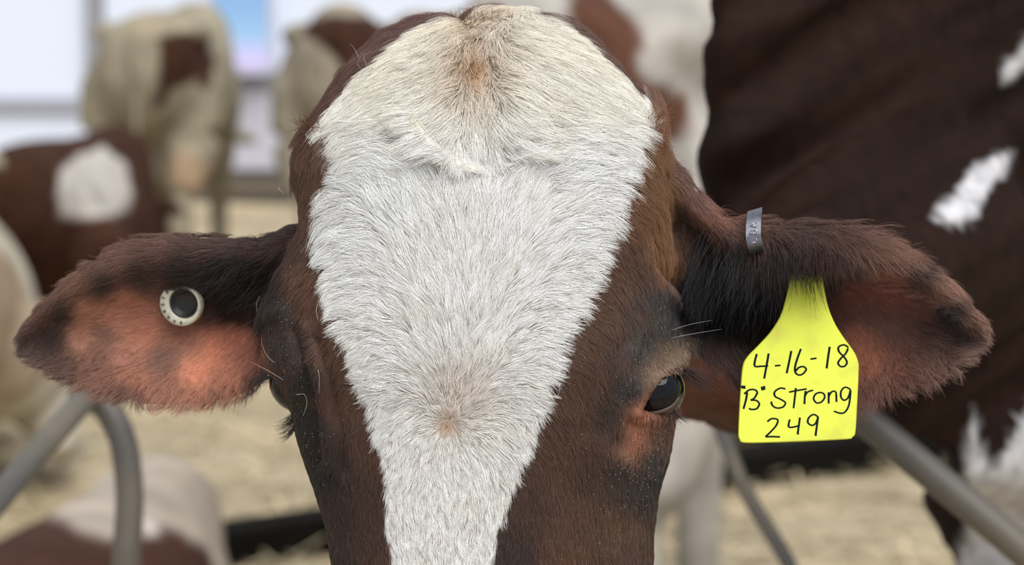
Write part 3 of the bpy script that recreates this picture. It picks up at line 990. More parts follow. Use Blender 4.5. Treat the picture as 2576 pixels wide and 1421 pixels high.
def grow(t, ar, dens_fn, n_try, steps, rad, seg_noise, clump, white_only):
    """roots by area, thinned by dens_fn; each hair follows the flow of the coat over the surface"""
    pick = rng.choice(len(t), n_try, p=ar / ar.sum())
    r1, r2 = np.sqrt(rng.random(n_try)), rng.random(n_try)
    w = np.stack([1 - r1, r1 * (1 - r2), r1 * r2], -1)[..., None]
    P = (hv[t[pick]] * w).sum(1)
    N = (hn[t[pick]] * w).sum(1)
    N /= np.linalg.norm(N, axis=1, keepdims=True) + 1e-9
    px, py = proj(P)
    bd = blaze_dist(px, py)
    iswhite = (bd > 0) & (N[:, 2] < 0.25)
    ok = rng.random(n_try) < dens_fn(px, py, N, iswhite)
    ok &= iswhite if white_only else ~iswhite
    ok &= P[:, 2] < ZMIN[np.clip((py / 22).astype(int) + 2, 0, 89), np.clip((px / 22).astype(int) + 2, 0, 129)] + .035
    P, N, px, py = P[ok], N[ok], px[ok], py[ok]
    n = len(P)
    ll = rbf(LEN, px, py, 3.5, 20.0)
    ln = ll[:, 0] * 0.001 * rng.uniform(0.65, 1.2, n)
    lift = ll[:, 1] * rng.uniform(0.6, 1.4, n)
    col, _ = coat_color(px, py)
    # shared lean of each lock
    jx, jy = px + 14 * vnoise(px / 23, py / 23), py + 14 * vnoise(px / 23 + 50, py / 23)
    cell = np.floor(jx / clump).astype(int) * 4096 + np.floor(jy / clump).astype(int)
    _, inv = np.unique(cell, return_inverse=True)
    m = inv.max() + 1
    lean = rng.normal(0, 0.11, m)[inv] + rng.normal(0, 0.09, n)
    lean += 0.45 * (fbm(px / 60, py / 60) - 0.5)
    lockl = rng.uniform(0.82, 1.15, m)[inv]
    ln *= lockl
    dz = P[:, 2] / FPX
    pts = [P]
    cur = P.copy()
    st = ln / (steps - 1)
    for k in range(steps - 1):
        qx, qy = proj(cur)
        fl = rbf(FLOW, qx, qy, 4.0, 14.0) if k in (0, 2) else fl
        a = np.arctan2(fl[:, 1], fl[:, 0]) + lean * (1 + 0.25 * k) + rng.normal(0, seg_noise, n)
        d = np.stack([np.cos(a), -np.sin(a), np.zeros(n)], -1)
        d -= (d * N).sum(1, keepdims=True) * N
        d /= np.linalg.norm(d, axis=1, keepdims=True) + 1e-9
        s = k / max(steps - 2, 1)
        up = lift * (1.5 - 1.9 * s)
        d = d + N * up[:, None]
        d /= np.linalg.norm(d, axis=1, keepdims=True)
        cur = cur + d * st[:, None]
        pts.append(cur)
    pts = np.stack(pts, 1)
    # gather each lock towards its tip
    cx = np.stack([np.bincount(inv, pts[:, -1, k], m) / np.bincount(inv, minlength=m) for k in range(3)], -1)[inv]
    cr = np.stack([np.bincount(inv, pts[:, 0, k], m) / np.bincount(inv, minlength=m) for k in range(3)], -1)[inv]
    g = (np.linspace(0, 1, steps) ** 1.6)[None, :, None] * rng.uniform(0.25, 0.65, m)[inv][:, None, None]
    off = (cx - cr)[:, None] * np.linspace(0, 1, steps)[None, :, None] + cr[:, None]
    pts = pts * (1 - g * 0.8) + off * (g * 0.8)
    var = rng.uniform(0.82, 1.12, (n, 1)) * rng.uniform(0.88, 1.08, m)[inv][:, None]
    col = col * var
    rads = rad * rng.uniform(0.7, 1.25, n)
    return c2w(pts), rads, np.clip(col, 0, .95), px, py


vis = (hn[:, 2] < 0.45) & (hv[:, 2] < D0 + .20) & (hpy < 1500)
tri, tar = tri_soup(hv, hf, hn, vis)
print('head verts', len(hv), 'body verts', len(bv), 'area', tar.sum(), flush=True)


def dens_white(x, y, n, w):
    d = np.clip(1.15 - 0.55 * np.exp(-(((x - 1196) / 50) ** 2 + ((y - 165) / 70) ** 2)), 0, 1)
    return d * (y < 1500)


def dens_brown(x, y, n, w):
    d = np.full(x.shape, .8)
    eye = poly_dist(EYE_R, x, y) > -6
    d[eye] = 0
    d *= np.where(n[:, 2] > .1, .5, 1) * (y < 1500)
    return d


pts, rads, col, px, py = grow(tri, tar, dens_white, 640000, 6, .00012, .05, 15.0, True)
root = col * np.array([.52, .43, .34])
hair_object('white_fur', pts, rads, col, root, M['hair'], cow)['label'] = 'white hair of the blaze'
nw = len(pts)
pts, rads, col, px, py = grow(tri, tar, dens_brown, 420000, 5, .00010, .07, 12.0, False)
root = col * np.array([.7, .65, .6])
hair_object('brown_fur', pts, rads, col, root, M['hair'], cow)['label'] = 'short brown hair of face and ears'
print('hairs', nw, len(pts))

# ------------------------------------------------------------------ single long hairs, tufts, lashes, flakes
hkeep = (hn[:, 2] < 0.2) & (hv[:, 2] < D0 + .2)
HX, HY, HZ = hpx[hkeep], hpy[hkeep], hv[hkeep, 2]


def surf_depth(x, y, rad=14.0):
    """depth of the front skin at a pixel"""
    d = (HX - x) ** 2 + (HY - y) ** 2
    w = d < rad * rad
    if not w.any():
        w = d <= d.min() + 1
    return float(HZ[w].min())


def strand(pts, lift0, lift1, k=9):
    p = smooth_line(pts, k)
    d0 = surf_depth(*p[0])
    out = []
    for i, (x, y) in enumerate(p):
        t = i / (k - 1)
        d = min(d0, surf_depth(x, y) if lift1 < .02 else d0) - (lift0 * (1 - t) + lift1 * t)
        out.append(cam3(x, y, d))
    return np.array(out)


wh = [([(800, 930), (803, 950), (802, 990)], .002, .004), ([(745, 993), (765, 992), (772, 1015), (762, 1046)], .002, .005), ([(712, 955), (670, 930), (625, 908)], .001, .006),
      ([(690, 912), (672, 895), (660, 870), (658, 850)], .002, .008), ([(812, 745), (796, 775), (800, 805)], .002, .006), ([(652, 745), (645, 770), (650, 795)], .002, .004),
      ([(1404, 962), (1408, 980), (1402, 1000)], .002, .004), ([(1690, 830), (1740, 815), (1790, 806)], .002, .012), ([(1690, 850), (1740, 840), (1815, 828)], .002, .012),
      ([(700, 470), (704, 478), (715, 488)], .002, .004), ([(780, 575), (776, 600), (782, 560)], .002, .004), ([(850, 545), (825, 525), (798, 520)], .002, .006),
      ([(1576, 500), (1586, 525), (1576, 560)], .002, .005), ([(905, 890), (880, 910), (862, 930)], .001, .003), ([(915, 130), (900, 160), (912, 175)], .003, .008),
      ([(905, 150), (890, 120), (880, 110)], .003, .01), ([(925, 170), (915, 140), (938, 128)], .003, .01), ([(1265, 170), (1255, 205), (1225, 235)], .004, .006)]
P = np.array([strand(a, b, c) for a, b, c in wh])
n = len(P)
c_ = np.tile(lin([205, 200, 196]), (n, 1))
hair_object('whiskers', c2w(P), np.full(n, .00011), c_, c_ * .8, M['hair'], cow)

# the cowlick that sweeps in to the middle of the forehead
P, C = [], []
for i in range(900):
    t = rng.random()
    o = rng.normal(0, 9)
    a = np.array([1010 + 90 * t + o * .5, 290 + 95 * t - o])
    b = np.array([1060 + 60 * t + o * .4, 360 + 40 * t - o * .8])
    e = np.array([1120 + 90 * t + rng.normal(0, 8), 398 + 34 * t + rng.normal(0, 5)])
    P.append(strand([a, b, (b + e) / 2 + np.array([0, 4]), e], .001, .0035, 7))
    C.append(lin([244, 240, 230]) * rng.uniform(.85, 1.05))
C = np.array(C)
hair_object('forelock', c2w(np.array(P)), np.full(len(P), .00012), C, C * np.array([.8, .74, .66]), M['hair'], cow)['label'] = 'white lock sweeping across the forehead'

# frayed brown tufts at the corners of the poll, long dark hair over the tag and at the ear roots
P, C = [], []


def tuft(n, x0, y0, sx, sy, dx, dy, ln, spread, col, lift=.006, curl=0.0):
    for i in range(n):
        x, y = rng.normal(x0, sx), rng.normal(y0, sy)
        if (x0 < 700 and x > 690 - .3 * (y - 690)) or (x0 > 1750 and x < 1722):
            continue
        a = math.atan2(dy, dx) + rng.normal(0, spread)
        l_ = ln * rng.uniform(.5, 1.15)
        q = [(x + l_ * t * math.cos(a + curl * t), y + l_ * t * math.sin(a + curl * t)) for t in (0, .33, .66, 1)]
        P.append(strand(q, .0005, .021 if lift > .02 else lift, 6))
        C.append(lin(col) * rng.uniform(.6, 1.25))


tuft(170, 1652, 316, 10, 18, .15, -1, 52, .35, (128, 84, 58), .004, .3)
tuft(90, 1668, 380, 6, 30, .1, -1, 50, .25, (132, 86, 56), .004)
tuft(120, 782, 322, 14, 12, -.6, -.6, 34, .5, (92, 60, 46), .004)
tuft(160, 1230, 52, 60, 8, .1, -1, 26, .7, (110, 76, 60), .004)
tuft(230, 1975, 635, 50, 16, .05, 1, 92, .10, (46, 34, 34), .022)
tuft(140, 2075, 640, 30, 12, .12, 1, 72, .10, (60, 42, 38), .022)
tuft(45, 2040, 680, 16, 10, .2, 1, 90, .10, (30, 24, 24), .022)
tuft(420, 1880, 680, 60, 40, -.25, 1, 130, .18, (26, 24, 28), .012)
tuft(420, 1790, 690, 45, 45, -.3, 1, 130, .2, (24, 24, 30), .012)
tuft(200, 640, 690, 60, 40, -.8, .55, 80, .25, (36, 30, 30), .01)
C = np.array(C)
hair_object('tufts', c2w(np.array(P)), np.full(len(P), .00013), C, C * .7, M['hair'], cow)['label'] = 'long loose hair at poll corners and ear roots'

# lashes
P = []
for i in range(120):
    t = rng.random()
    x, y = 1690 + 32 * t + rng.normal(0, 3), 934 - 10 * t + rng.normal(0, 5)
    a = .30 + rng.normal(0, .16)
    l_ = rng.uniform(50, 125)
    q = [(x + l_ * u * math.cos(a + .25 * u), y + l_ * u * math.sin(a + .25 * u) ) for u in (0, .33, .66, 1)]
    d = D0 + .052 + .004 * rng.random()
    P.append(cam3(*np.array(smooth_line(q, 6)).T, np.linspace(d, d + .01, 6)))
for i in range(60):
    t = rng.random()
    x, y = 1650 + 50 * t, 1046 - 14 * t
    a = .75 + rng.normal(0, .2)
    l_ = rng.uniform(25, 55)
    q = [(x + l_ * u * math.cos(a - .1 * u), y + l_ * u * math.sin(a - .1 * u)) for u in (0, .33, .66, 1)]
    P.append(cam3(*np.array(smooth_line(q, 6)).T, np.linspace(D0 + .046, D0 + .048, 6)))
C = np.tile(lin([70, 52, 54]), (len(P), 1)) * rng.uniform(.5, 1.3, (len(P), 1))
hair_object('eyelashes', c2w(np.array(P)), np.full(len(P), .00013), C, C, M['hair'], cow)
P = []
for i in range(110):
    t = rng.random()
    x, y = 738 + 6 * t + rng.normal(0, 2), 1035 + 45 * t
    a = 2.25 + rng.normal(0, .16)
    l_ = rng.uniform(22, 62)
    q = [(x + l_ * u * math.cos(a + .2 * u), y + l_ * u * math.sin(a + .2 * u)) for u in (0, .33, .66, 1)]
    P.append(cam3(*np.array(smooth_line(q, 6)).T, np.full(6, D0 + .062)))
for i in range(70):
    t = rng.random()
    x, y = 690 - 30 * t, 945 - 4 * t + rng.normal(0, 4)
    a = 2.6 + rng.normal(0, .22)
    l_ = rng.uniform(20, 60)
    q = [(x + l_ * u * math.cos(a - .2 * u), y + l_ * u * math.sin(a - .2 * u)) for u in (0, .33, .66, 1)]
    P.append(cam3(*np.array(smooth_line(q, 6)).T, np.full(6, D0 + .06)))
C = np.tile(lin([44, 34, 32]), (len(P), 1)) * rng.uniform(.6, 1.3, (len(P), 1))
hair_object('eyelashes', c2w(np.array(P)), np.full(len(P), .00013), C, C, M['hair'], cow)

# upper lid of the right eye: a soft roll of skin over the eyeball
mb = MB()
for pts, r0 in (([(1600, 1038), (1618, 1000), (1640, 964), (1664, 945), (1690, 934), (1716, 930)], .0016), ([(1600, 1038), (1630, 1040), (1660, 1036), (1690, 1022), (1708, 1000)], .0013)):
    p = smooth_line(pts, 16)
    c3 = []
    for x, y in p:
        # rest the lid on the eyeball
        r = np.hypot(x - 1644, y - 980) / FPX * D0
        zz = D0 + .047 - math.sqrt(max(.0168 ** 2 - r * r, .003 ** 2))
        c3.append(at(x, y, zz - .0006))
    mb.tube(c3, r0, 8)
mb.build('eyelid', M['lid'], cow)

# dry flakes of skin caught in the short hair round the eyes
fv, ff = [], []
zones = [(720, 800, 30, 90, 70), (760, 1000, 30, 120, 70), (790, 1230, 30, 110, 60), (1680, 800, 25, 70, 70), (1600, 980, 30, 60, 50), (1640, 1160, 45, 50, 150), (1580, 1200, 60, 60, 60), (860, 850, 60, 160, 30), (1500, 950, 70, 180, 30), (1500, 1280, 90, 90, 25)]
for x0, y0, sx, sy, n in zones:
    for i in range(n):
        x, y = rng.normal(x0, sx), rng.normal(y0, sy)
        if not (np.interp(y, ROWS[:, 0], ROWS[:, 1]) + 14 < x < np.interp(y, ROWS[:, 0], ROWS[:, 2]) - 14) or y > 1440 or poly_dist(EYE_R, np.array([x]), np.array([y]))[0] > -12 or poly_dist(BLAZE, np.array([x]), np.array([y]))[0] > -15:
            continue
        d = surf_depth(x, y, 10) - rng.uniform(.0008, .002)
        c = at(x, y, d)
        r = rng.uniform(.00010, .00024)
        k = len(fv)
        a = rng.uniform(0, 6)
        for j in range(4):
            b = a + j * math.pi / 2
            fv.append(c + np.array([math.cos(b) * r, rng.uniform(-.3, .3) * r, math.sin(b) * r * rng.uniform(.5, 1)]))
        fv.append(c + np.array([0, -.6 * r, 0]))
        ff += [(k, k + 1, k + 4), (k + 1, k + 2, k + 4), (k + 2, k + 3, k + 4), (k + 3, k, k + 4)]
mb = MB()
mb.add(fv, ff)
fl = mb.build('skin_flakes', M['flake'], cow, False)
fl['kind'] = 'stuff'

# ------------------------------------------------------------------ ear tags
def plate(mb, outline, dfun, thick, bevel=.0006):
    """flat plate with softened edges from an outline in view"""
    o = np.asarray(outline, float)
    c = o.mean(0)
    n = len(o)
    inner = o + (c - o) / np.linalg.norm(c - o, axis=1, keepdims=True) * (bevel / (D0 / FPX))
    rings = []
    for p, dz in ((inner, 0), (o, bevel), (o, thick - bevel), (inner, thick)):
        rings.append(at(p[:, 0], p[:, 1], np.array([dfun(y) for y in p[:, 1]]) + dz))
    mb.rings(rings)


TAG_OUT = [(1992, 660), (1989, 690), (1984, 716), (1975, 756), (1961, 798), (1937, 836), (1908, 868), (1880, 897), (1868, 922), (1863, 974), (1859, 1040), (1857, 1090), (1860, 1105), (1873, 1114), (1950, 1113),
           (2031, 1110), (2130, 1105), (2145, 1099), (2152, 1086), (2156, 1020), (2160, 932), (2158, 908), (2147, 883), (2123, 850), (2101, 815), (2084, 774), (2074, 728), (2069, 693), (2066, 660)]
tag_d = lambda y: D0 + .078 - .028 * (y - 660) / 450.0
o0 = at(1985, 1110, D0 + .055)
yt = thing('ear_tag', o0, 'yellow plastic ear tag with handwritten numbers hanging from the ear', 'ear tag')
mb = MB()
plate(mb, smooth_line(TAG_OUT, 120, True), tag_d, .0018)
mb.build('tag_plate', M['yellow'], yt, False)
mb = MB()
cst = at(2030, 655, tag_d(655) - .001)
cdir = at(2030, 655, tag_d(655) + .02) - cst
mb.tube([cst - cdir * .05, cst, cst + cdir * .6], [.004, .0062, .005], 16)
mb.build('tag_stud', M['yellow'], yt)
T = lambda pts: [(1820 + x / 2.842, 640 + y / 2.842) for x, y in pts]
LINES = {
    'writing_date': [[(240, 712), (222, 798), (270, 803), (320, 800)], [(324, 708), (308, 800), (292, 888)], [(368, 800), (408, 796)], [(486, 690), (470, 770), (453, 850)],
                     [(556, 676), (532, 740), (512, 810), (516, 852), (545, 866), (575, 852), (590, 826), (572, 806), (540, 812), (520, 835)], [(622, 752), (666, 745)], [(760, 660), (748, 740), (738, 815)],
                     [(892, 668), (860, 650), (825, 665), (826, 700), (862, 738), (882, 775), (868, 802), (836, 804), (820, 780), (842, 745), (875, 712), (893, 672)]],
    'writing_name': [[(131, 938), (138, 960)], [(147, 938), (151, 960)], [(170, 985), (162, 1040), (145, 1105)], [(150, 1000), (185, 972), (225, 972), (240, 995), (222, 1030), (195, 1045)],
                     [(195, 1045), (235, 1048), (255, 1075), (240, 1105), (205, 1112), (180, 1105)], [(272, 945), (278, 972)], [(290, 940), (292, 968)],
                     [(442, 965), (405, 960), (368, 985), (368, 1018), (405, 1038), (440, 1062), (430, 1092), (385, 1102), (350, 1085), (340, 1052)],
                     [(470, 988), (530, 976), (596, 965)], [(518, 955), (510, 1030), (502, 1100)], [(588, 975), (582, 1020), (579, 1070)], [(582, 1022), (602, 988), (642, 974)],
                     [(695, 990), (662, 1000), (645, 1035), (662, 1064), (698, 1060), (722, 1032), (715, 1000), (692, 990)], [(752, 985), (752, 1025), (752, 1066)], [(753, 1022), (775, 986), (802, 990), (808, 1055)],
                     [(908, 970), (872, 953), (843, 980), (840, 1025), (862, 1046), (892, 1028), (909, 975)], [(909, 970), (905, 1030), (895, 1090), (870, 1130), (835, 1139), (788, 1124)]],
    'writing_number': [[(316, 1198), (345, 1178), (384, 1184), (382, 1220), (345, 1265), (302, 1306)], [(302, 1307), (350, 1306), (405, 1308)], [(476, 1180), (466, 1234), (500, 1238), (546, 1226)], [(548, 1166), (540, 1220), (531, 1284)], [(530, 1282), (533, 1288)],
                       [(678, 1168), (645, 1148), (612, 1170), (604, 1208), (636, 1226), (664, 1205), (677, 1165)], [(677, 1165), (668, 1230), (659, 1294)], [(658, 1290), (660, 1297)]]}
for nm, strokes in LINES.items():
    mb = MB()
    for st in strokes:
        p = T(st)
        k = max(5, 5 * len(p))
        q = smooth_line(p, k)
        mb.tube(at(q[:, 0], q[:, 1], tag_d(q[:, 1]) + .0001), .00078, 8, up=(0, 1, 0), squash=.25)
    mb.build(nm, M['ink'], yt)
# dirt smudge near the neck of the tag stays in the plastic's own mottling

# round button tag in the left ear
bd_ = surf_depth(457, 764, 20) - .003
bc = at(457, 764, bd_)
bt = thing('button_tag', at(457, 815, bd_), 'round ivory button tag with a dark centre pinned in the left ear', 'ear tag')
ax = np.array([-.30, -1.0, -.12])
ax /= np.linalg.norm(ax)
ba = np.cross(ax, (0, 0, 1.0))
ba /= np.linalg.norm(ba)
bb = np.cross(ba, ax)
th = np.linspace(0, 2 * math.pi, 48, endpoint=False)


def lathe(prof, off=(0, 0)):
    return [bc + ax * h + (off[0] * ba + off[1] * bb) * w + r * (np.cos(th)[:, None] * ba + np.sin(th)[:, None] * bb) for r, h, w in prof]


S = D0 * 1.08 / FPX
R = 57 * S
mb = MB()
mb.rings(lathe([(.2 * R, -.004, 0), (R * .98, -.004, 0), (R, -.001, 0), (R * .985, .002, 0), (R * .93, .0032, 0), (R * .70, .0028, 1), (R * .67, .002, 1), (R * .65, -.003, 1), (.05 * R, -.0034, 1)], (-.17 * R, .06 * R)))
mb.build('button_rim', M['ivory'], bt)
mb = MB()
mb.rings(lathe([(.05 * R, -.002, 1), (R * .655, -.0015, 1), (R * .665, .0024, 1), (R * .60, .0022, 1), (R * .50, -.0008, 1), (R * .42, -.001, 1), (.08 * R, -.001, 1)], (-.17 * R, .06 * R)))
mb.build('button_centre', M['hole'], bt)
mb = MB()
GL = {'7': [[(-.4, .5), (.4, .5), (-.1, -.5)]], '0': [[(0, .5), (-.35, .2), (-.35, -.2), (0, -.5), (.35, -.2), (.35, .2), (0, .5)]], '2': [[(-.35, .3), (0, .5), (.35, .3), (-.35, -.5), (.4, -.5)]], '8': [[(0, 0), (-.3, .25), (0, .5), (.3, .25), (0, 0), (-.35, -.25), (0, -.5), (.35, -.25), (0, 0)]], '4': [[(.15, -.5), (.15, .5), (-.4, -.1), (.4, -.1)]]}
for i, g in enumerate('840027048'):
    a = math.radians(-92 + i * 23)
    for st in GL[g]:
        q = []
        for gx, gy in st:
            rr = R * (.80 + .13 * gy)
            aa = a - gx * .15
            q.append(bc + ax * .0034 + rr * (-math.cos(aa) * -ba * 1 + math.sin(aa) * bb))
        mb.tube(np.array(q), .00028, 6)
mb.build('button_numerals', M['grey_ink'], bt)

# bent metal band over the top of the right ear
md = surf_depth(1900, 600, 16)
d_top = D0 + .066
mt = thing('metal_ear_band', at(1900, 640, d_top), 'bent dull steel band clipped over the top edge of the ear', 'ear band')
prof = np.array([(640, .034), (600, .031), (556, .026), (541, .016), (535, .007), (540, -.002), (556, -.009), (580, -.0125), (604, -.0135), (622, -.012), (634, -.006), (640, .003), (642, .012)])
pr = smooth_line(prof, 40)


def band(off):
    rows = []
    nrm = np.gradient(pr, axis=0)
    nrm = np.stack([nrm[:, 0] * D0 / FPX, nrm[:, 1]], -1)
    nrm /= np.linalg.norm(nrm, axis=1, keepdims=True)
    out = np.stack([-nrm[:, 1], nrm[:, 0]], -1) * off          # (down, depth)
    for (y, z), (oy, oz) in zip(pr, out):
        xl = np.interp(y, [530, 560, 600, 640], [1881, 1877, 1876, 1886])
        xr = np.interp(y, [530, 560, 600, 640], [1918, 1915, 1914, 1922])
        yy = y + oy / D0 * FPX
        sl = np.interp(y, [535, 640], [-11, -7])
        rows.append(np.array([cam3(xl, yy, d_top + z + oz), cam3(xr, yy + sl, d_top + z + oz)]))
    return rows


ra, rb = band(.0007), band(-.0007)
rings = [np.array([a[0], a[1], b[1], b[0]]) for a, b in zip(ra, rb)]
mb = MB()
mb.rings([c2w(r) for r in rings])
mb.build('band', M['steel'], mt, False)
mb = MB()
for st in ([(1886, 612), (1903, 609)], [(1903, 609), (1903, 600)], [(1886, 588), (1903, 586)], [(1886, 588), (1886, 580), (1894, 579), (1894, 587)], [(1894, 579), (1903, 578), (1903, 586)], [(1888, 566), (1903, 570)], [(1888, 566), (1903, 558)], [(1897, 568), (1897, 561)]):
    q = np.array(st, float)
    zz = np.interp(q[:, 1] + 8, pr[14:, 0][:16], pr[14:, 1][:16])
    mb.tube(at(q[:, 0], q[:, 1], d_top + zz - .0011), .00025, 6)
mb.build('stamped_letters', M['stamp'], mt)

# ------------------------------------------------------------------ the herd behind
def cow_shape(lying=False, head=True, neck_up=1.0, belly=1.0):
    """standing or lying cow in its own axes: x forward, z up, feet (or belly) at z = 0"""
    mb = MB()
    dz = -.60 if lying else 0.0
    th = np.linspace(0, 2 * math.pi, 32, endpoint=False)
    secs = [(-.84, 1.20, .09, .12), (-.80, 1.17, .17, .19), (-.70, 1.13, .235, .26), (-.55, 1.10, .275, .30), (-.38, 1.07, .30, .34), (-.1, 1.02, .33 * belly, .385), (.2, 1.0, .325 * belly, .39), (.45, 1.01, .27, .385), (.65, 1.04, .225, .34), (.78, 1.09, .16, .24), (.86, 1.12, .08, .13)]
    rings = []
    for x, z, w, h in secs:
        c, s = np.cos(th), np.sin(th)
        p = 2.4
        yy = np.sign(c) * np.abs(c) ** (2 / p) * w * np.where(s > 0, 1 - .18 * s, 1)
        zz = z + dz + np.sign(s) * np.abs(s) ** (2 / p) * h
        rings.append(np.stack([np.full(32, x), yy * (1.12 if lying else 1), zz], -1))
    mb.rings(smooth_rings(rings, 4))
    for s in (-1, 1):
        if not lying:
            mb.limb([(-.50, .15 * s, 1.02), (-.52, .20 * s, .78), (-.70, .17 * s, .50), (-.64, .17 * s, .14), (-.60, .17 * s, .06)], [.20, .145, .062, .046, .058])
            mb.limb([(.52, .14 * s, .95), (.50, .16 * s, .72), (.54, .15 * s, .42), (.53, .15 * s, .13), (.56, .15 * s, .06)], [.14, .09, .055, .044, .058])
            mb.limb([(-.60, .20 * s, 1.32), (-.42, .24 * s, 1.30)], [.05, .055])
        else:
            mb.limb([(-.45, .26 * s, .34), (-.15, .36 * s, .20), (-.45, .42 * s, .09), (-.12, .44 * s, .07)], [.18, .12, .06, .05])
            mb.limb([(.5, .2 * s, .3), (.72, .26 * s, .12), (.45, .30 * s, .07)], [.12, .07, .05])
    mb.limb([(-.80, 0, 1.34 + dz), (-.885, 0, 1.22 + dz), (-.90, 0, .95 + dz * .9), (-.88, .02, .55 if not lying else .12), (-.88, .03, .42 if not lying else .07)], [.045, .03, .022, .02, .038], 10)
    if not lying:
        mb.limb([(-.36, 0, .76), (-.40, 0, .66)], [.17, .13], 16)
    if head:
        nz = 1.18 + dz
        hx, hz = 1.22, 1.18 + dz + .22 * neck_up
        mb.limb([(.60, 0, nz - .02), (.85, 0, nz + .06), (hx - .12, 0, hz - .02)], [.24, .17, .125], 18)
        mb.limb([(hx - .1, 0, hz), (hx + .08, 0, hz - .05), (hx + .30, 0, hz - .24), (hx + .36, 0, hz - .30)], [.115, .105, .075, .07], 16)
        for s in (-1, 1):
            mb.limb([(hx - .08, .08 * s, hz + .04), (hx - .12, .2 * s, hz + .03), (hx - .13, .27 * s, hz)], [.03, .045, .02], 10)
    return remesh(mb, .024, 4, .5)


_shape = {}


def herd_cow(label, loc, yaw, base, patches, lying=False, scale=1.0, head=True, group='herd resting and standing behind', neck_up=1.0, noise=.5, seed=0, belly=1.0):
    key = (lying, head, neck_up, belly)
    if key not in _shape:
        _shape[key] = cow_shape(*key)
    v, f = _shape[key]
    c, s = math.cos(yaw), math.sin(yaw)
    w = v @ np.array([[c, s, 0], [-s, c, 0], [0, 0, 1]]) * scale + np.asarray(loc, float)
    px, py = proj(w2c(w))
    depth = w2c(w)[:, 2]
    mid = w2c(np.asarray(loc, float) + [0, 0, .7])[2]
    col = np.tile(lin(base), (len(v), 1))
    g = fbm(v[:, 0] * 4 + seed, v[:, 1] * 4 + v[:, 2] * 4)
    col *= (0.8 + .4 * g)[:, None]
    for kind, a, rgb in patches:
        if kind == 'view':            # a marking traced from the side that is seen
            scale_px = FPX / mid
            d = poly_dist(a, px, py) + .05 * scale_px * (fbm(px / (.08 * scale_px) + seed, py / (.08 * scale_px)) - .5)
            k = np.clip(d / (.018 * scale_px) + .5, 0, 1) * (depth < mid + .3)
        else:                          # a round blotch in the cow's own axes
            x0, y0, z0, r = a
            d = np.sqrt((v[:, 0] - x0) ** 2 + (v[:, 1] - y0) ** 2 + (v[:, 2] - z0) ** 2) - r + .12 * (g - .5)
            k = np.clip(-d / .03 + .5, 0, 1)
        col = col * (1 - k[:, None]) + lin(rgb) * k[:, None]
    root = thing('cow', [float(q) for q in loc], label, 'cow', group)
    me = mesh_from('body', w - np.asarray(loc, float), f, col)
    link('body', me, M['far_coat'], root)
    # hooves
    if not lying:
        for x, y in ((-.58, .17), (-.58, -.17), (.58, .15), (.58, -.15)):
            m = MB()
            rr = []
            for r, z in ((.075, 0.0), (.072, .03), (.058, .075)):
                rr.append(np.stack([x + r * 1.15 * np.cos(th[::4]), y + r * np.sin(th[::4]), np.full(12, z)], -1))
            rr = [(q @ np.array([[c, s, 0], [-s, c, 0], [0, 0, 1]])) * scale + np.asarray(loc, float) for q in rr]
            m.rings(rr)
            m.build('hoof', HOOF, root)
    return root


HOOF = pmat('hoof_horn', L(70, 60, 48), 0.6)
BR = (58, 36, 26)


def spot_at(px, d, z=0.0):
    a = at(px, 600, d)
    return (a[0], a[1], z)


# cow seen from behind at the left, cream with a brown patch over the rump
herd_cow('cream cow seen from behind with a brown patch below its tail', spot_at(432, 13.6, -.02), math.radians(87), (150, 141, 122),
         [('view', [(392, 92), (470, 78), (520, 110), (545, 150), (536, 210), (520, 240), (500, 185), (470, 205), (440, 225), (410, 265), (384, 282), (398, 215), (402, 160)], BR),
          ('view', [(425, 400), (455, 380), (520, 400), (530, 450), (480, 500), (430, 460)], (150, 128, 104)),
          ('view', [(300, 30), (420, 20), (500, 60), (420, 80), (330, 100)], (152, 140, 120))], seed=1, scale=.97, neck_up=-2.2)
# second cow from behind, partly hidden by the big head
herd_cow('cream cow with a dark brown rump, half hidden behind the white forehead', spot_at(868, 13.2, -.02), math.radians(94), (152, 142, 124),
         [('view', [(760, 55), (830, 35), (960, 40), (1000, 100), (980, 190), (920, 230), (880, 180), (800, 110), (760, 80)], BR),
          ('view', [(795, 150), (818, 160), (815, 200), (798, 195)], BR)], seed=2, scale=.97, neck_up=-2.2)
# cow standing right behind the head, white with brown
herd_cow('white cow with brown patches standing close behind the big head', spot_at(1480, 5.6, 0), math.radians(80), (164, 158, 150),
         [('view', [(1400, -80), (1510, -80), (1570, 10), (1610, 90), (1615, 180), (1660, 212), (1720, 236), (1745, 330), (1700, 352), (1590, 352), (1530, 220), (1480, 120), (1420, 40)], (84, 54, 40)),
          ('view', [(1060, -20), (1140, -10), (1260, -20), (1260, 0), (1140, 30), (1060, 40)], (150, 138, 118))], seed=3, scale=1.06)
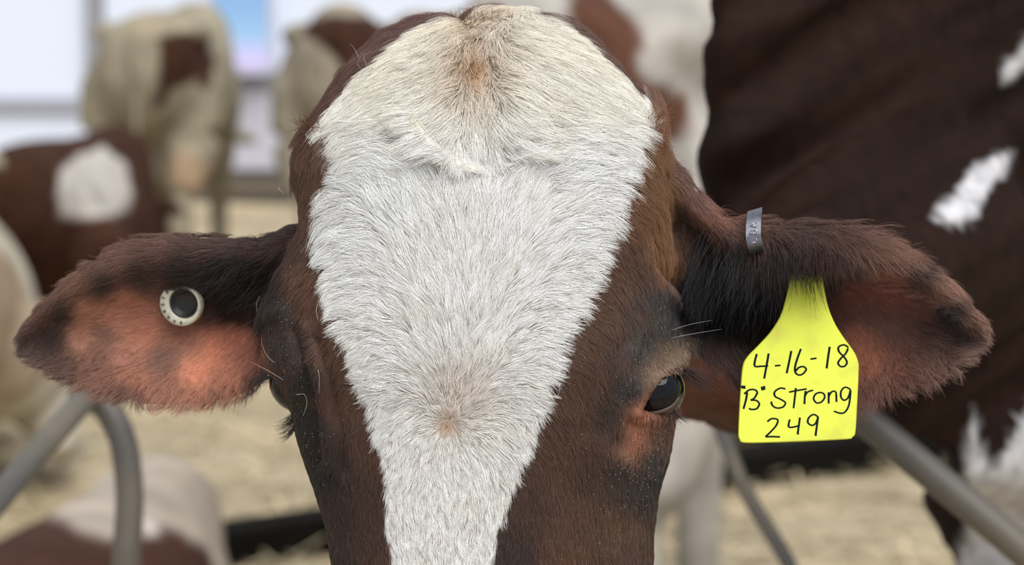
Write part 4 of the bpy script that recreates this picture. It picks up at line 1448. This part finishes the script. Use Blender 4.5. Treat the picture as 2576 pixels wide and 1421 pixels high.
# resting cows at the left
herd_cow('brown and white cow lying by the far wall at the left', spot_at(160, 11.2, .2), math.radians(80), BR,
         [('view', [(150, 330), (170, 300), (250, 295), (290, 320), (220, 340)], (176, 170, 160)),
          ('view', [(135, 500), (150, 430), (200, 385), (260, 375), (310, 420), (330, 480), (320, 540), (150, 540)], (176, 170, 164))], True, .84, seed=4, neck_up=-1.0)
herd_cow('pale cow lying on the straw at the left edge, half out of view', spot_at(-215, 8.6, .06), math.radians(100), (172, 164, 148),
         [('blob', (.2, -.2, .5, .3), (160, 146, 128)), ('blob', (-.6, -.2, .45, .25), (146, 128, 108))], True, 1.0, seed=5)
herd_cow('white and brown cow lying behind the curved pipe at the lower left', spot_at(185, 4.95, -.04), math.radians(84), (166, 154, 142),
         [('view', [(-200, 1300), (20, 1290), (90, 1278), (170, 1330), (280, 1345), (350, 1330), (400, 1310), (460, 1330), (520, 1390), (560, 1500), (-200, 1500)], (66, 42, 32)),
          ('view', [(355, 1310), (400, 1305), (410, 1350), (365, 1360)], (200, 192, 184)),
          ('view', [(420, 1150), (500, 1140), (540, 1220), (545, 1270), (500, 1240)], (128, 112, 96))], True, .74, seed=6, neck_up=-1.0)
herd_cow('tan calf lying by the black kerb below the yellow tag', spot_at(1900, 9.3, .0), math.radians(75), (140, 124, 104),
         [('blob', (.3, 0, .5, .3), (112, 88, 70))], True, .46, seed=8)

# ------------------------------------------------------------------ stall pipes
PD = 2.85


def pipe(name, label, segs, mat, cat='stall pipe', foot=None, group=None):
    base = segs[0][1][-1]
    root = thing(name, [float(q) for q in foot], label, cat, group)
    for part, pts, r in segs:
        p = smooth_line(pts, 28) if len(pts) > 2 else np.asarray(pts)
        m = MB()
        m.tube(p, r, 18)
        m.build(part, mat, root)
    return root


a = at(235, 985, PD)
g0 = at(-420, 1690, PD - .5)
lo = at(317, 1421, PD + .05)
pipe('stall_divider', 'grey steel stall divider with a slanting rail and a curved post below the left ear',
     [('slanting_rail', [at(238, 975, PD + .03), at(110, 1120, PD - .1), at(0, 1250, PD - .2), at(-300, 1600, PD - .5)], .0125),
      ('curved_post', [at(180, 985, PD + .05), at(232, 1000, PD + .05), at(278, 1040, PD + .05), at(312, 1120, PD + .05), at(326, 1240, PD + .05), at(322, 1340, PD + .05), at(317, 1421, PD + .05), lo + np.array([-.004, 0, -.15]), np.array([lo[0] - .006, lo[1], .45]), np.array([lo[0] - .006, lo[1], .0])], .0145),
      ('rail_foot', [at(-300, 1600, PD - .5), np.array([at(-300, 1600, PD - .5)[0], at(-300, 1600, PD - .5)[1], 0])], .0125)], M['pipe_dark'], foot=(lo[0], lo[1], 0))
RD = 2.42
e = at(2780, 1575, RD)
s0 = at(2125, 1010, RD)
pipe('stall_divider', 'grey steel stall rail slanting down behind the right ear',
     [('slanting_rail', [s0, at(2160, 1040, RD), at(2370, 1215, RD), at(2576, 1388, RD), e], .0140),
      ('rail_foot', [e, np.array([e[0], e[1], 0])], .0140)], M['pipe_dark'], foot=(e[0], e[1], 0))
t0 = at(1850, 1175, PD + .3)
t1 = at(2035, 1560, PD + .2)
pipe('thin_rod', 'thin dark steel rod slanting up from the straw under the yellow tag',
     [('rod', [at(1800, 1040, PD + .35), t0, at(1890, 1260, PD + .28), at(1985, 1421, PD + .24), t1], .0085), ('rod_foot', [t1, np.array([t1[0], t1[1], 0])], .0085)], M['pipe'], 'rod', foot=(t1[0], t1[1], 0))

for o in bpy.data.objects:
    if '_org' in o.keys():
        del o['_org']
